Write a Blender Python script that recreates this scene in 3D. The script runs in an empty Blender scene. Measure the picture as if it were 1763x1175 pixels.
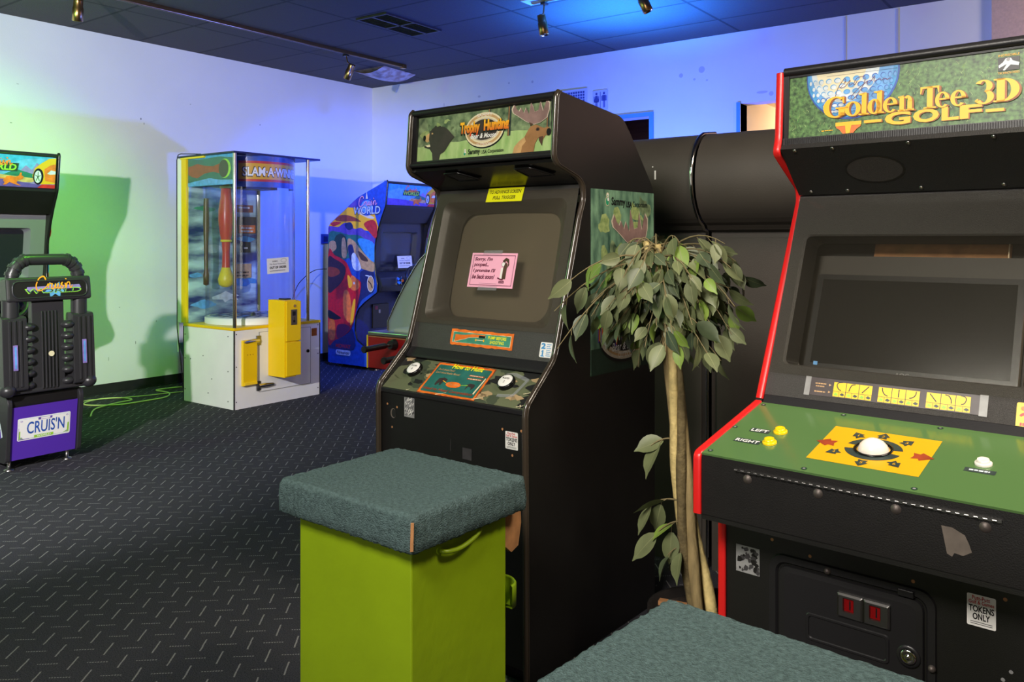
import bpy, bmesh, math, random
from mathutils import Vector, Matrix
from math import pi, sin, cos, radians as R

SC = bpy.context.scene
COL = SC.collection
# ------------------------------------------------------------------ camera
A = R(36.4)
cd = bpy.data.cameras.new('camera')
cam = bpy.data.objects.new('camera', cd); COL.objects.link(cam)
cam.location = (0, 0, 1.35); cam.rotation_euler = (R(90), 0, A)
cd.sensor_fit = 'HORIZONTAL'; cd.sensor_width = 36.0
cd.lens = 36.0 * 1431.0 / 1763.0
cd.shift_y = -173.5 / 1763.0
cd.clip_start = 0.05; cd.clip_end = 60
SC.camera = cam
# ------------------------------------------------------------------ view + world + lights
SC.view_settings.view_transform = 'Standard'; SC.view_settings.look = 'None'
SC.view_settings.gamma = 1.0; SC.view_settings.use_curve_mapping = False
SC.view_settings.exposure = 0.0
wd = bpy.data.worlds.new('world'); SC.world = wd; wd.use_nodes = True
bg = wd.node_tree.nodes['Background']
bg.inputs[0].default_value = (1.0, 0.93, 0.87, 1); bg.inputs[1].default_value = 0.11

def lamp(name, kind, loc, power, color, target=None, size=0.1, angle=60, blend=0.3, spread=None):
    l = bpy.data.lights.new(name, kind); l.energy = power; l.color = color
    o = bpy.data.objects.new(name, l); COL.objects.link(o); o.location = loc
    if kind == 'SPOT':
        l.spot_size = R(angle); l.spot_blend = blend; l.shadow_soft_size = size
    elif kind == 'POINT': l.shadow_soft_size = size
    elif kind == 'AREA':
        l.size = size
        if spread: l.spread = R(spread)
    if target is not None:
        d = Vector(target) - Vector(loc)
        o.rotation_euler = d.to_track_quat('-Z', 'Y').to_euler()
    return o
lamp('white_key_spot', 'SPOT', (-2.5, -0.63, 2.1), 960, (1.0, 0.975, 0.95), (-7.2, 3.4, 0.6), 0.04, 76, 0.7)
lamp('foreground_fill', 'AREA', (-0.9, -0.6, 3.1), 72, (1.0, 0.93, 0.84), (-1.0, 2.2, 0.8), 1.2, spread=105)  # unseen overhead fill, added to brighten the foreground machines
lamp('warm_ceiling_light', 'AREA', (0.6, 1.9, 3.1), 48, (1.0, 0.88, 0.72), (-0.6, 2.4, 0.8), 0.7, spread=120)
lamp('right_wall_fill', 'AREA', (1.2, 5.6, 3.05), 80, (1.0, 0.84, 0.70), (1.2, 7.0, 2.0), 0.8)  # unseen lamp added to light the wall mirrored in the hunting cabinet's side
lamp('rear_fill', 'AREA', (-0.5, -4.4, 1.5), 50, (1.0, 0.95, 0.88), (-1.5, 3.0, 2.4), 2.2)  # invented fill behind the camera, lifts the ceiling and cabinet fronts; no window built
lamp('green_spot', 'SPOT', (-4.3, 2.6, 2.95), 245, (0.20, 1.0, 0.04), (-7.1, 2.5, 0.9), 0.06, 74, 0.7)
lamp('green_glow', 'POINT', (-5.6, 1.2, 2.6), 60, (0.30, 1.0, 0.30), None, 0.1)
lamp('blue_uplight', 'SPOT', (-3.34, 5.95, 1.5), 280, (0.05, 0.12, 1.0), (-3.34, 5.9, 4.0), 0.05, 177, 0.1)
lamp('blue_ceiling_glow', 'SPOT', (-3.2, 5.8, 2.5), 480, (0.02, 0.20, 1.0), (-3.2, 5.8, 4.0), 0.05, 140, 0.8)  # extra unseen lamp, added to tighten the blue pool on the ceiling
lamp('blue_corner_spot', 'SPOT', (-4.6, 4.6, 3.0), 600, (0.02, 0.10, 1.0), (-6.9, 6.6, 0.8), 0.06, 76, 0.7)

# ------------------------------------------------------------------ materials
def lin(c):
    c = c / 255.0
    return c / 12.92 if c <= 0.04045 else ((c + 0.055) / 1.055) ** 2.4
def rgb(r, g, b): return (lin(r), lin(g), lin(b), 1.0)
M = {}
def mk(name, c, rough=0.5, metal=0.0, var=0.0, vs=8.0, bump=0.0, bs=60.0, spec=0.5, c2=None, detail=4.0, stretch=None):
    m = bpy.data.materials.new(name); m.use_nodes = True
    nt = m.node_tree; b = nt.nodes['Principled BSDF']
    b.inputs['Base Color'].default_value = rgb(*c)
    b.inputs['Roughness'].default_value = rough; b.inputs['Metallic'].default_value = metal
    b.inputs['Specular IOR Level'].default_value = spec
    tc = nt.nodes.new('ShaderNodeTexCoord'); src = tc.outputs['Object']
    if stretch:
        mp = nt.nodes.new('ShaderNodeMapping'); mp.inputs['Scale'].default_value = stretch
        nt.links.new(src, mp.inputs['Vector']); src = mp.outputs['Vector']
    n = nt.nodes.new('ShaderNodeTexNoise'); n.inputs['Scale'].default_value = vs; n.inputs['Detail'].default_value = detail
    nt.links.new(src, n.inputs['Vector'])
    if var > 0 or c2:
        rp = nt.nodes.new('ShaderNodeValToRGB')
        if c2:
            rp.color_ramp.elements[0].color = rgb(*c); rp.color_ramp.elements[1].color = rgb(*c2)
            rp.color_ramp.elements[0].position = 0.5 - max(var, 0.02); rp.color_ramp.elements[1].position = 0.5 + max(var, 0.02)
        else:
            k = 1 - var
            rp.color_ramp.elements[0].color = tuple(v * k for v in rgb(*c)[:3]) + (1,)
            rp.color_ramp.elements[1].color = tuple(min(1, v * (1 + var)) for v in rgb(*c)[:3]) + (1,)
            rp.color_ramp.elements[0].position = 0.3; rp.color_ramp.elements[1].position = 0.7
        nt.links.new(n.outputs['Fac'], rp.inputs['Fac']); nt.links.new(rp.outputs['Color'], b.inputs['Base Color'])
    if bump > 0:
        n2 = nt.nodes.new('ShaderNodeTexNoise'); n2.inputs['Scale'].default_value = bs; n2.inputs['Detail'].default_value = 5
        nt.links.new(src, n2.inputs['Vector'])
        bp = nt.nodes.new('ShaderNodeBump'); bp.inputs['Strength'].default_value = bump; bp.inputs['Distance'].default_value = 0.01
        nt.links.new(n2.outputs['Fac'], bp.inputs['Height']); nt.links.new(bp.outputs['Normal'], b.inputs['Normal'])
    M[name] = m
    return m
def glass(name, tint=(1, 1, 1), base=0.03, rough=0.02, gain=1.0, haze=0.0, hazec=(200, 205, 210)):
    m = bpy.data.materials.new(name); m.use_nodes = True; nt = m.node_tree
    for n in list(nt.nodes): nt.nodes.remove(n)
    o = nt.nodes.new('ShaderNodeOutputMaterial'); t = nt.nodes.new('ShaderNodeBsdfTransparent'); g = nt.nodes.new('ShaderNodeBsdfGlossy')
    t.inputs[0].default_value = tint + (1,); g.inputs['Roughness'].default_value = rough
    ge = nt.nodes.new('ShaderNodeNewGeometry'); dp = nt.nodes.new('ShaderNodeVectorMath'); dp.operation = 'DOT_PRODUCT'
    nt.links.new(ge.outputs['Normal'], dp.inputs[0]); nt.links.new(ge.outputs['Incoming'], dp.inputs[1])
    def mt(op, a, b):
        n = nt.nodes.new('ShaderNodeMath'); n.operation = op
        for k, v in enumerate((a, b)):
            if v is None: continue
            if isinstance(v, (int, float)): n.inputs[k].default_value = v
            else: nt.links.new(v, n.inputs[k])
        return n.outputs[0]
    c1 = mt('SUBTRACT', 1.0, mt('ABSOLUTE', dp.outputs['Value'], None)); sch = mt('POWER', c1, 5.0)
    mu = nt.nodes.new('ShaderNodeMath'); mu.operation = 'MULTIPLY_ADD'; mu.inputs[1].default_value = gain * 0.9; mu.inputs[2].default_value = base
    mx = nt.nodes.new('ShaderNodeMixShader'); out = mx.outputs[0]
    nt.links.new(sch, mu.inputs[0]); nt.links.new(mu.outputs[0], mx.inputs[0])
    nt.links.new(t.outputs[0], mx.inputs[1]); nt.links.new(g.outputs[0], mx.inputs[2])
    if haze > 0:
        d = nt.nodes.new('ShaderNodeBsdfDiffuse'); d.inputs[0].default_value = rgb(*hazec)
        m2 = nt.nodes.new('ShaderNodeMixShader'); m2.inputs[0].default_value = haze
        nt.links.new(out, m2.inputs[1]); nt.links.new(d.outputs[0], m2.inputs[2]); out = m2.outputs[0]
    nt.links.new(out, o.inputs[0]); M[name] = m
    return m

mk('wall_paint', (232, 232, 234), 0.65, var=0.035, vs=1.3, bump=0.08, bs=90)
mk('pilaster_paint', (205, 176, 170), 0.8, var=0.08, vs=60, bump=0.25, bs=140)
mk('passage_paint', (225, 200, 165), 0.7)
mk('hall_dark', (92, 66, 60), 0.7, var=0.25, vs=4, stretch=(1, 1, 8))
mk('door_trim', (88, 160, 225), 0.5)
mk('base_rubber', (34, 33, 36), 0.55, var=0.2, vs=12)
mk('seam', (196, 196, 208), 0.7)
mk('wall_smudge', (196, 196, 204), 0.7)
mk('wall_mark', (120, 124, 124), 0.7)
mk('black_vinyl', (22, 20, 20), 0.42, var=0.12, vs=20, bump=0.12, bs=350)
mk('black_side', (17, 16, 15), 0.4, spec=0.7, var=0.12, vs=6, bump=0.10, bs=500)
mk('black_gloss', (14, 13, 13), 0.22)
mk('black_plastic', (30, 29, 31), 0.36, bump=0.05, bs=300)
mk('black_rough', (24, 23, 23), 0.6, bump=0.3, bs=420)
mk('bezel_grain', (52, 49, 48), 0.48, var=0.35, vs=420, bump=0.35, bs=520)
mk('bezel_smooth', (62, 58, 53), 0.36, bump=0.05, bs=400)
mk('molding', (58, 50, 42), 0.22, spec=0.8)
mk('molding_dark', (20, 20, 21), 0.25)
mk('chrome', (205, 200, 195), 0.12, metal=1.0)
mk('steel', (150, 148, 146), 0.3, metal=1.0)
mk('brass', (176, 140, 92), 0.28, metal=1.0)
mk('club_red', (205, 45, 38), 0.3)
mk('crt_glass', (118, 110, 94), 0.12, spec=0.6)
mk('crt_dark', (40, 42, 48), 0.14, spec=0.6)
mk('lcd_black', (27, 27, 27), 0.16, spec=0.5)
mk('lcd_frame', (20, 20, 21), 0.3)
mk('red_molding', (214, 32, 32), 0.3)
mk('red_paint', (150, 14, 20), 0.35)
mk('dark_bolt', (96, 88, 84), 0.5, metal=0.6)
mk('dark_red_lens', (120, 8, 10), 0.15)
mk('white_laminate', (232, 231, 230), 0.45, var=0.03, vs=5)
mk('yellow_paint', (238, 196, 10), 0.38)
mk('yellow_trim', (232, 205, 30), 0.4)
mk('stool_green', (130, 156, 14), 0.42, var=0.07, vs=5, bump=0.12, bs=25)
mk('stool_green_dark', (120, 150, 14), 0.45)
mk('carpet_teal', (86, 106, 106), 0.95, var=0.28, vs=120, bump=0.9, bs=300, spec=0.1)
mk('wood_raw', (170, 120, 76), 0.7, var=0.2, vs=30)
mk('bark', (150, 130, 88), 0.8, var=0.3, vs=40, bump=0.6, bs=70, stretch=(1, 1, 0.25))
mk('bark_dark', (104, 90, 58), 0.85, var=0.3, vs=40, bump=0.6, bs=70)
mk('bark_pale', (206, 184, 122), 0.75, var=0.25, vs=30, bump=0.5, bs=60)
mk('cut_wood', (206, 178, 112), 0.75, var=0.12, vs=60)
mk('leaf_olive', (104, 112, 76), 0.48, var=0.2, vs=14)
mk('leaf_dark', (78, 90, 64), 0.45, var=0.2, vs=14)
mk('leaf_bright', (116, 142, 58), 0.5, var=0.15, vs=14)
mk('leaf_rib', (136, 140, 100), 0.5)
mk('leaf_teal', (72, 86, 66), 0.45, var=0.15, vs=14)
mk('twig', (120, 108, 74), 0.8)
mk('pot_black', (30, 26, 24), 0.6)
mk('soil', (50, 38, 30), 0.95, var=0.4, vs=60, bump=1, bs=90)
mk('cord_yellow', (196, 210, 130), 0.5)
mk('green_carpet', (44, 82, 66), 0.95, bump=0.6, bs=200, var=0.2, vs=80)
mk('vent_metal', (54, 50, 50), 0.55)
mk('vent_dark', (14, 13, 14), 0.8)
mk('stained_tile', (206, 200, 205), 0.8, var=0.1, vs=14, c2=(170, 150, 146))
mk('sign_blue', (58, 74, 150), 0.5)
mk('sign_pale', (196, 205, 240), 0.5)
mk('purple', (82, 46, 164), 0.35)
mk('white_button', (232, 226, 216), 0.25)
mk('yellow_button', (240, 200, 20), 0.25)
mk('ball_white', (238, 228, 218), 0.12)
mk('orange_btn', (240, 110, 40), 0.3)
mk('blue_btn', (60, 150, 240), 0.3)
mk('acrylic_blue', (18, 26, 62), 0.25)
glass('clear_glass', (0.98, 0.99, 1.0), 0.02, 0.02, 0.8)
glass('cyl_glass', (0.95, 0.965, 0.99), 0.03, 0.03, 1.0, haze=0.02)
glass('golf_glass', (0.9, 0.9, 0.88), 0.015, 0.04, 0.7, haze=0.012, hazec=(190, 180, 160))
mk('bezel_light', (122, 122, 126), 0.4)
mk('seat_plastic', (46, 45, 48), 0.34, bump=0.05, bs=300)
mk('drum_black', (68, 62, 56), 0.55, var=0.1, vs=5, bump=0.1, bs=300)
mk('soffit_black', (20, 19, 18), 0.2)
glass('screen_glass', (0.86, 0.85, 0.82), 0.02, 0.04, 0.7, haze=0.035, hazec=(190, 180, 160))
glass('dome_glass', (0.9, 0.93, 0.92), 0.04, 0.05, 1.0, haze=0.42, hazec=(190, 215, 200))
glass('tape', (0.9, 0.9, 0.9), 0.05, 0.2, 0.8, haze=0.22)
# printed inks
def ink(name, c, rough=0.4, **k): mk(name, c, rough, **k)
for nm, c in dict(ink_black=(16, 14, 16), ink_white=(236, 234, 230), ink_yellow=(236, 226, 20), ink_gold=(250, 186, 22), ink_gold_dk=(150, 78, 14),
                  ink_orange=(226, 112, 34), ink_red=(196, 40, 40), ink_maroon=(104, 24, 60), ink_pink=(246, 176, 202), ink_blue=(32, 78, 170),
                  ink_sky=(96, 160, 222), ink_pale=(206, 216, 222), ink_teal=(64, 142, 118), ink_teal_dk=(40, 100, 92), ink_tan=(196, 156, 104),
                  ink_cream=(226, 214, 178), ink_brown=(78, 54, 42), ink_bear=(56, 46, 46), ink_moose=(150, 108, 68), ink_moose_lt=(190, 150, 100),
                  ink_antler=(140, 112, 106), ink_antler_lt=(206, 192, 170), ink_green=(60, 140, 50), ink_dkgreen=(36, 62, 48),
                  ink_navy=(28, 38, 92), ink_purple=(96, 70, 160), ink_violet=(140, 120, 190), ink_mustard=(222, 164, 20), ink_rust=(150, 62, 36),
                  ink_egg=(44, 150, 108), ink_lime=(150, 205, 60), ink_slate=(50, 62, 60), ink_grey=(140, 140, 140), ink_darkgrey=(60, 58, 60),
                  ink_stain=(110, 100, 92), ink_car_red=(206, 24, 30), ink_flame=(240, 120, 50), ink_glassbrown=(54, 32, 40), ink_hill=(40, 110, 96),
                  ink_signyellow=(238, 238, 20), ink_ltblue=(60, 150, 210)).items(): ink(nm, c, **({} if nm in ('ink_black', 'ink_white', 'ink_gold', 'ink_cream', 'ink_signyellow', 'ink_pink', 'ink_mustard', 'ink_maroon') else dict(var=0.22, vs=28, detail=6)))
ink('ink_forest', (46, 66, 50), c2=(146, 166, 120), vs=34, var=0.22, detail=8)
ink('ink_forest_teal', (38, 72, 62), c2=(132, 172, 138), vs=30, var=0.22, detail=8, stretch=(1, 1, 0.4))
ink('ink_foliage', (120, 142, 84), c2=(170, 186, 120), vs=60, var=0.2, detail=6)
ink('ink_meadow', (128, 168, 92), c2=(186, 208, 142), vs=46, var=0.3, detail=6, stretch=(1, 1, 0.3))
ink('ink_turf', (26, 56, 26), c2=(104, 148, 80), vs=110, var=0.2, detail=8)
mk('ink_cp_green', (82, 114, 66), 0.16)
ink('ink_camo1', (96, 102, 76)); ink('ink_camo2', (66, 74, 58)); ink('ink_camo3', (34, 34, 34)); ink('ink_camo4', (168, 144, 108))
ink('ink_ocean', (22, 34, 112), c2=(190, 220, 228), vs=2.6, var=0.13, detail=7, stretch=(1, 1, 3.4))
ink('ink_checker', (40, 50, 120))
def carpet_floor():
    m = bpy.data.materials.new('carpet_floor'); m.use_nodes = True; nt = m.node_tree; b = nt.nodes['Principled BSDF']
    N = nt.nodes.new; L = nt.links.new
    b.inputs['Roughness'].default_value = 0.95; b.inputs['Specular IOR Level'].default_value = 0.15
    tc = N('ShaderNodeTexCoord'); mp = N('ShaderNodeMapping'); mp.inputs['Rotation'].default_value = (0, 0, R(-41))
    nz = N('ShaderNodeTexNoise'); nz.inputs['Scale'].default_value = 45
    L(tc.outputs['Object'], nz.inputs['Vector'])
    va = N('ShaderNodeVectorMath'); va.operation = 'SCALE'; va.inputs['Scale'].default_value = 0.004
    L(nz.outputs['Color'], va.inputs[0])
    vb = N('ShaderNodeVectorMath'); vb.operation = 'ADD'; L(tc.outputs['Object'], vb.inputs[0]); L(va.outputs[0], vb.inputs[1])
    L(vb.outputs[0], mp.inputs['Vector'])
    sp = N('ShaderNodeSeparateXYZ'); L(mp.outputs[0], sp.inputs[0])
    def mth(op, a, b_=None, c=None):
        n = N('ShaderNodeMath'); n.operation = op
        for i, v in enumerate((a, b_, c)):
            if v is None: continue
            if isinstance(v, (int, float)): n.inputs[i].default_value = v
            else: L(v, n.inputs[i])
        return n.outputs[0]
    CX, CY = 0.0762, 0.0875
    u = mth('DIVIDE', sp.outputs['X'], CX); w = mth('DIVIDE', sp.outputs['Y'], CY)
    fu = mth('FLOOR', u); fw = mth('FLOOR', w)
    lu = mth('SUBTRACT', mth('SUBTRACT', u, fu), 0.5); lw = mth('SUBTRACT', mth('SUBTRACT', w, fw), 0.5)
    par = mth('MODULO', mth('ADD', mth('ADD', fu, fw), 4000), 2)
    odd = mth('GREATER_THAN', par, 0.5)
    au = mth('MULTIPLY', mth('ABSOLUTE', lu), CX); aw = mth('MULTIPLY', mth('ABSOLUTE', lw), CY)
    d1 = mth('MULTIPLY', mth('LESS_THAN', aw, 0.0026), mth('LESS_THAN', au, 0.033))
    dots = mth('GREATER_THAN', mth('SINE', mth('MULTIPLY', sp.outputs['X'], 2 * pi / 0.0085)), -0.35)
    d1 = mth('MULTIPLY', d1, dots)
    d2 = mth('MULTIPLY', mth('LESS_THAN', au, 0.0026), mth('LESS_THAN', aw, 0.041))
    mask = mth('ADD', mth('MULTIPLY', d1, mth('SUBTRACT', 1.0, odd)), mth('MULTIPLY', d2, odd))
    nn = N('ShaderNodeTexNoise'); nn.inputs['Scale'].default_value = 260; nn.inputs['Detail'].default_value = 3; L(tc.outputs['Object'], nn.inputs['Vector'])
    nl = N('ShaderNodeTexNoise'); nl.inputs['Scale'].default_value = 0.9; L(tc.outputs['Object'], nl.inputs['Vector'])
    r1 = N('ShaderNodeValToRGB'); r1.color_ramp.elements[0].color = rgb(30, 30, 34); r1.color_ramp.elements[1].color = rgb(72, 71, 78)
    r1.color_ramp.elements[0].position = 0.3; r1.color_ramp.elements[1].position = 0.72
    L(nn.outputs['Fac'], r1.inputs['Fac'])
    mx = N('ShaderNodeMix'); mx.data_type = 'RGBA'
    L(mth('MULTIPLY', mask, mth('MULTIPLY_ADD', nn.outputs['Fac'], 0.9, 0.25)), mx.inputs['Factor'])
    L(r1.outputs['Color'], mx.inputs['A']); mx.inputs['B'].default_value = rgb(150, 147, 146)
    L(mx.outputs['Result'], b.inputs['Base Color'])
    bp = N('ShaderNodeBump'); bp.inputs['Strength'].default_value = 0.6; bp.inputs['Distance'].default_value = 0.006
    L(nn.outputs['Fac'], bp.inputs['Height']); L(bp.outputs['Normal'], b.inputs['Normal'])
    M['carpet_floor'] = m
carpet_floor()
def ceiling_tiles():
    m = bpy.data.materials.new('ceiling_tiles'); m.use_nodes = True; nt = m.node_tree; b = nt.nodes['Principled BSDF']
    N = nt.nodes.new; L = nt.links.new
    b.inputs['Roughness'].default_value = 0.85
    tc = N('ShaderNodeTexCoord'); br = N('ShaderNodeTexBrick')
    br.offset = 0.0; br.inputs['Scale'].default_value = 1.0; br.inputs['Brick Width'].default_value = 1.22; br.inputs['Row Height'].default_value = 0.61
    br.inputs['Mortar Size'].default_value = 0.012; br.inputs['Mortar Smooth'].default_value = 0.1
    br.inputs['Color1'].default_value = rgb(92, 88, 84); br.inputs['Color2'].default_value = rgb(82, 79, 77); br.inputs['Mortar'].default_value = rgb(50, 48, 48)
    mp = N('ShaderNodeMapping'); mp.inputs['Location'].default_value = (0.25, 0.2, 0); L(tc.outputs['Object'], mp.inputs[0]); L(mp.outputs[0], br.inputs['Vector'])
    nz = N('ShaderNodeTexNoise'); nz.inputs['Scale'].default_value = 90; nz.inputs['Detail'].default_value = 5; L(tc.outputs['Object'], nz.inputs['Vector'])
    mx = N('ShaderNodeMix'); mx.data_type = 'RGBA'; mx.blend_type = 'MULTIPLY'; mx.inputs['Factor'].default_value = 0.5
    L(br.outputs['Color'], mx.inputs['A']); L(nz.outputs['Color'], mx.inputs['B']); L(mx.outputs['Result'], b.inputs['Base Color'])
    bp = N('ShaderNodeBump'); bp.inputs['Strength'].default_value = 0.5; bp.inputs['Distance'].default_value = 0.01
    L(br.outputs['Fac'], bp.inputs['Height']); bp.invert = True
    b2 = N('ShaderNodeBump'); b2.inputs['Strength'].default_value = 0.4; b2.inputs['Distance'].default_value = 0.006
    L(nz.outputs['Fac'], b2.inputs['Height']); L(bp.outputs['Normal'], b2.inputs['Normal']); L(b2.outputs['Normal'], b.inputs['Normal'])
    M['ceiling_tiles'] = m
ceiling_tiles()
def ramp_print(name, c1, c2, axis, lo, hi):   # a printed colour blend running across the sheet
    m = bpy.data.materials.new(name); m.use_nodes = True; nt = m.node_tree; b = nt.nodes['Principled BSDF']; b.inputs['Roughness'].default_value = 0.4
    tc = nt.nodes.new('ShaderNodeTexCoord'); s = nt.nodes.new('ShaderNodeSeparateXYZ'); nt.links.new(tc.outputs['Object'], s.inputs[0])
    mr = nt.nodes.new('ShaderNodeMapRange'); mr.inputs[1].default_value = lo; mr.inputs[2].default_value = hi; nt.links.new(s.outputs[axis], mr.inputs[0])
    rp = nt.nodes.new('ShaderNodeValToRGB'); rp.color_ramp.elements[0].color = rgb(*c1); rp.color_ramp.elements[1].color = rgb(*c2)
    nt.links.new(mr.outputs[0], rp.inputs[0]); nt.links.new(rp.outputs[0], b.inputs['Base Color']); M[name] = m
ramp_print('ink_fire', (206, 52, 34), (250, 190, 40), 2, 1.712, 1.757)

# ------------------------------------------------------------------ mesh building
class Pl:
    """a printed sheet's own plane: origin, right, up"""
    def __init__(s, o, u, v):
        s.o = Vector(o); s.u = Vector(u).normalized(); s.v = Vector(v).normalized(); s.n = s.u.cross(s.v)
    def __call__(s, x, y, h=0.0): return s.o + s.u * x + s.v * y + s.n * h
class MB:
    def __init__(s): s.v = []; s.f = []; s.m = []; s.sm = []; s.mats = []; s.cur = 0; s.smooth = False
    def mat(s, name):
        if name not in s.mats: s.mats.append(name)
        s.cur = s.mats.index(name); return s
    def add(s, vs, fs, smooth=None):
        b = len(s.v); s.v += [tuple(p) for p in vs]
        for f in fs:
            s.f.append([b + i for i in f]); s.m.append(s.cur); s.sm.append(s.smooth if smooth is None else smooth)
        return s
    def box(s, x0, x1, y0, y1, z0, z1):
        vs = [(x, y, z) for x in (x0, x1) for y in (y0, y1) for z in (z0, z1)]
        return s.add(vs, [(0, 1, 3, 2), (4, 6, 7, 5), (0, 4, 5, 1), (2, 3, 7, 6), (0, 2, 6, 4), (1, 5, 7, 3)], False)
    def obox(s, c, ax, ay, az, hx, hy, hz):
        c = Vector(c); ax, ay, az = Vector(ax).normalized() * hx, Vector(ay).normalized() * hy, Vector(az).normalized() * hz
        vs = [c + ax * i + ay * j + az * k for i in (-1, 1) for j in (-1, 1) for k in (-1, 1)]
        return s.add(vs, [(0, 1, 3, 2), (4, 6, 7, 5), (0, 4, 5, 1), (2, 3, 7, 6), (0, 2, 6, 4), (1, 5, 7, 3)], False)
    def prism(s, pts, axis, a, b):       # extrude a 2-D outline; axis 'x': pts=(y,z); 'y': (x,z); 'z': (x,y)
        def P(p, t): return (t, p[0], p[1]) if axis == 'x' else ((p[0], t, p[1]) if axis == 'y' else (p[0], p[1], t))
        n = len(pts); vs = [P(p, a) for p in pts] + [P(p, b) for p in pts]
        fs = [list(range(n)), list(range(2 * n - 1, n - 1, -1))] + [(i, i + n, (i + 1) % n + n, (i + 1) % n) for i in range(n)]
        return s.add(vs, fs, False)
    def poly(s, pl, pts, h, mat=None, th=0.0):
        if mat: s.mat(mat)
        return s.add([pl(x, y, h) for x, y in pts], [list(range(len(pts)))], False)
    def rect(s, pl, x0, x1, y0, y1, h, mat=None): return s.poly(pl, [(x0, y0), (x1, y0), (x1, y1), (x0, y1)], h, mat)
    def plate(s, pl, pts, h0, h1, mat=None):
        if mat: s.mat(mat)
        n = len(pts); vs = [pl(x, y, h0) for x, y in pts] + [pl(x, y, h1) for x, y in pts]
        return s.add(vs, [list(range(n)), list(range(2 * n - 1, n - 1, -1))] + [(i, i + n, (i + 1) % n + n, (i + 1) % n) for i in range(n)], False)
    def ell(s, pl, cx, cy, rx, ry, h, mat=None, n=28, a0=0, a1=360):
        pts = [(cx + rx * cos(R(a0 + (a1 - a0) * i / n)), cy + ry * sin(R(a0 + (a1 - a0) * i / n))) for i in range(n + (0 if a1 - a0 == 360 else 1))]
        return s.poly(pl, pts, h, mat)
    def ring(s, pl, cx, cy, ax, ay, bx, by, h, mat=None, a0=0, a1=360, n=30):
        if mat: s.mat(mat)
        for i in range(n):
            t0, t1 = R(a0 + (a1 - a0) * i / n), R(a0 + (a1 - a0) * (i + 1) / n)
            s.add([pl(cx + ax * cos(t0), cy + ay * sin(t0), h), pl(cx + ax * cos(t1), cy + ay * sin(t1), h),
                   pl(cx + bx * cos(t1), cy + by * sin(t1), h), pl(cx + bx * cos(t0), cy + by * sin(t0), h)], [(0, 1, 2, 3)], False)
        return s
    def stroke(s, pl, pts, w, h, mat=None, w1=None):
        if mat: s.mat(mat)
        n = len(pts); w1 = w if w1 is None else w1
        L_, R_ = [], []
        for i, p in enumerate(pts):
            a = Vector(pts[max(0, i - 1)]); b = Vector(pts[min(n - 1, i + 1)]); d = (b - a)
            d = d.normalized() if d.length > 0 else Vector((1, 0)); q = Vector((-d.y, d.x)); ww = (w + (w1 - w) * i / max(1, n - 1)) / 2
            L_.append(pl(p[0] + q.x * ww, p[1] + q.y * ww, h)); R_.append(pl(p[0] - q.x * ww, p[1] - q.y * ww, h))
        return s.add(L_ + R_, [(i, i + 1, n + i + 1, n + i) for i in range(n - 1)], False)
    def tube(s, pts, r, seg=8, closed=False, radii=None, cap=True):
        P = [Vector(p) for p in pts]; n = len(P); rings = []
        prev = None
        for i in range(n):
            if closed: t = P[(i + 1) % n] - P[i - 1]
            else: t = P[min(n - 1, i + 1)] - P[max(0, i - 1)]
            t.normalize()
            if prev is None:
                a = Vector((0, 0, 1)) if abs(t.z) < 0.9 else Vector((1, 0, 0)); q = t.cross(a).normalized()
            else: q = (prev - t * prev.dot(t)).normalized()
            prev = q; w = t.cross(q); rr = radii[i] if radii else r
            rings.append([P[i] + (q * cos(2 * pi * k / seg) + w * sin(2 * pi * k / seg)) * rr for k in range(seg)])
        vs = [p for rg in rings for p in rg]; fs = []
        for i in range(n if closed else n - 1):
            j = (i + 1) % n
            fs += [(i * seg + k, i * seg + (k + 1) % seg, j * seg + (k + 1) % seg, j * seg + k) for k in range(seg)]
        s.add(vs, fs, True)
        if cap and not closed: s.add(rings[0], [list(range(seg - 1, -1, -1))], False); s.add(rings[-1], [list(range(seg))], False)
        return s
    def cyl(s, a, b, r, seg=20, r2=None): return s.tube([a, b], r, seg, radii=[r, r if r2 is None else r2])
    def lathe(s, prof, c=(0, 0, 0), axis=(0, 0, 1), seg=28, a0=0, a1=360):
        az = Vector(axis).normalized(); ax = az.orthogonal().normalized() if abs(az.z) < 0.99 else Vector((1, 0, 0)); ay = az.cross(ax); c = Vector(c)
        full = (a1 - a0) == 360; k = seg if full else seg + 1; vs = []
        for r_, z in prof:
            for i in range(k):
                t = R(a0 + (a1 - a0) * i / seg); vs.append(c + ax * (r_ * cos(t)) + ay * (r_ * sin(t)) + az * z)
        fs = []
        for j in range(len(prof) - 1):
            for i in range(seg):
                i2 = (i + 1) % k if full else i + 1
                fs.append((j * k + i, j * k + i2, (j + 1) * k + i2, (j + 1) * k + i))
        return s.add(vs, fs, True)
    def sphere(s, c, r, seg=20, sx=1, sy=1, sz=1, lo=-90, hi=90):
        n = 10; prof = [(cos(R(lo + (hi - lo) * i / n)) * r, sin(R(lo + (hi - lo) * i / n)) * r) for i in range(n + 1)]
        b = len(s.v); s.lathe(prof, (0, 0, 0), (0, 0, 1), seg)
        for i in range(b, len(s.v)): v = s.v[i]; s.v[i] = (c[0] + v[0] * sx, c[1] + v[1] * sy, c[2] + v[2] * sz)
        return s
    def loft(s, loops, close_last=False, smooth=False):
        n = len(loops[0]); b = len(s.v); vs = [p for l in loops for p in l]
        fs = [(j * n + i, j * n + (i + 1) % n, (j + 1) * n + (i + 1) % n, (j + 1) * n + i) for j in range(len(loops) - 1) for i in range(n)]
        s.add(vs, fs, smooth)
        if close_last: s.add(loops[-1], [list(range(n))], False)
        return s
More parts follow.
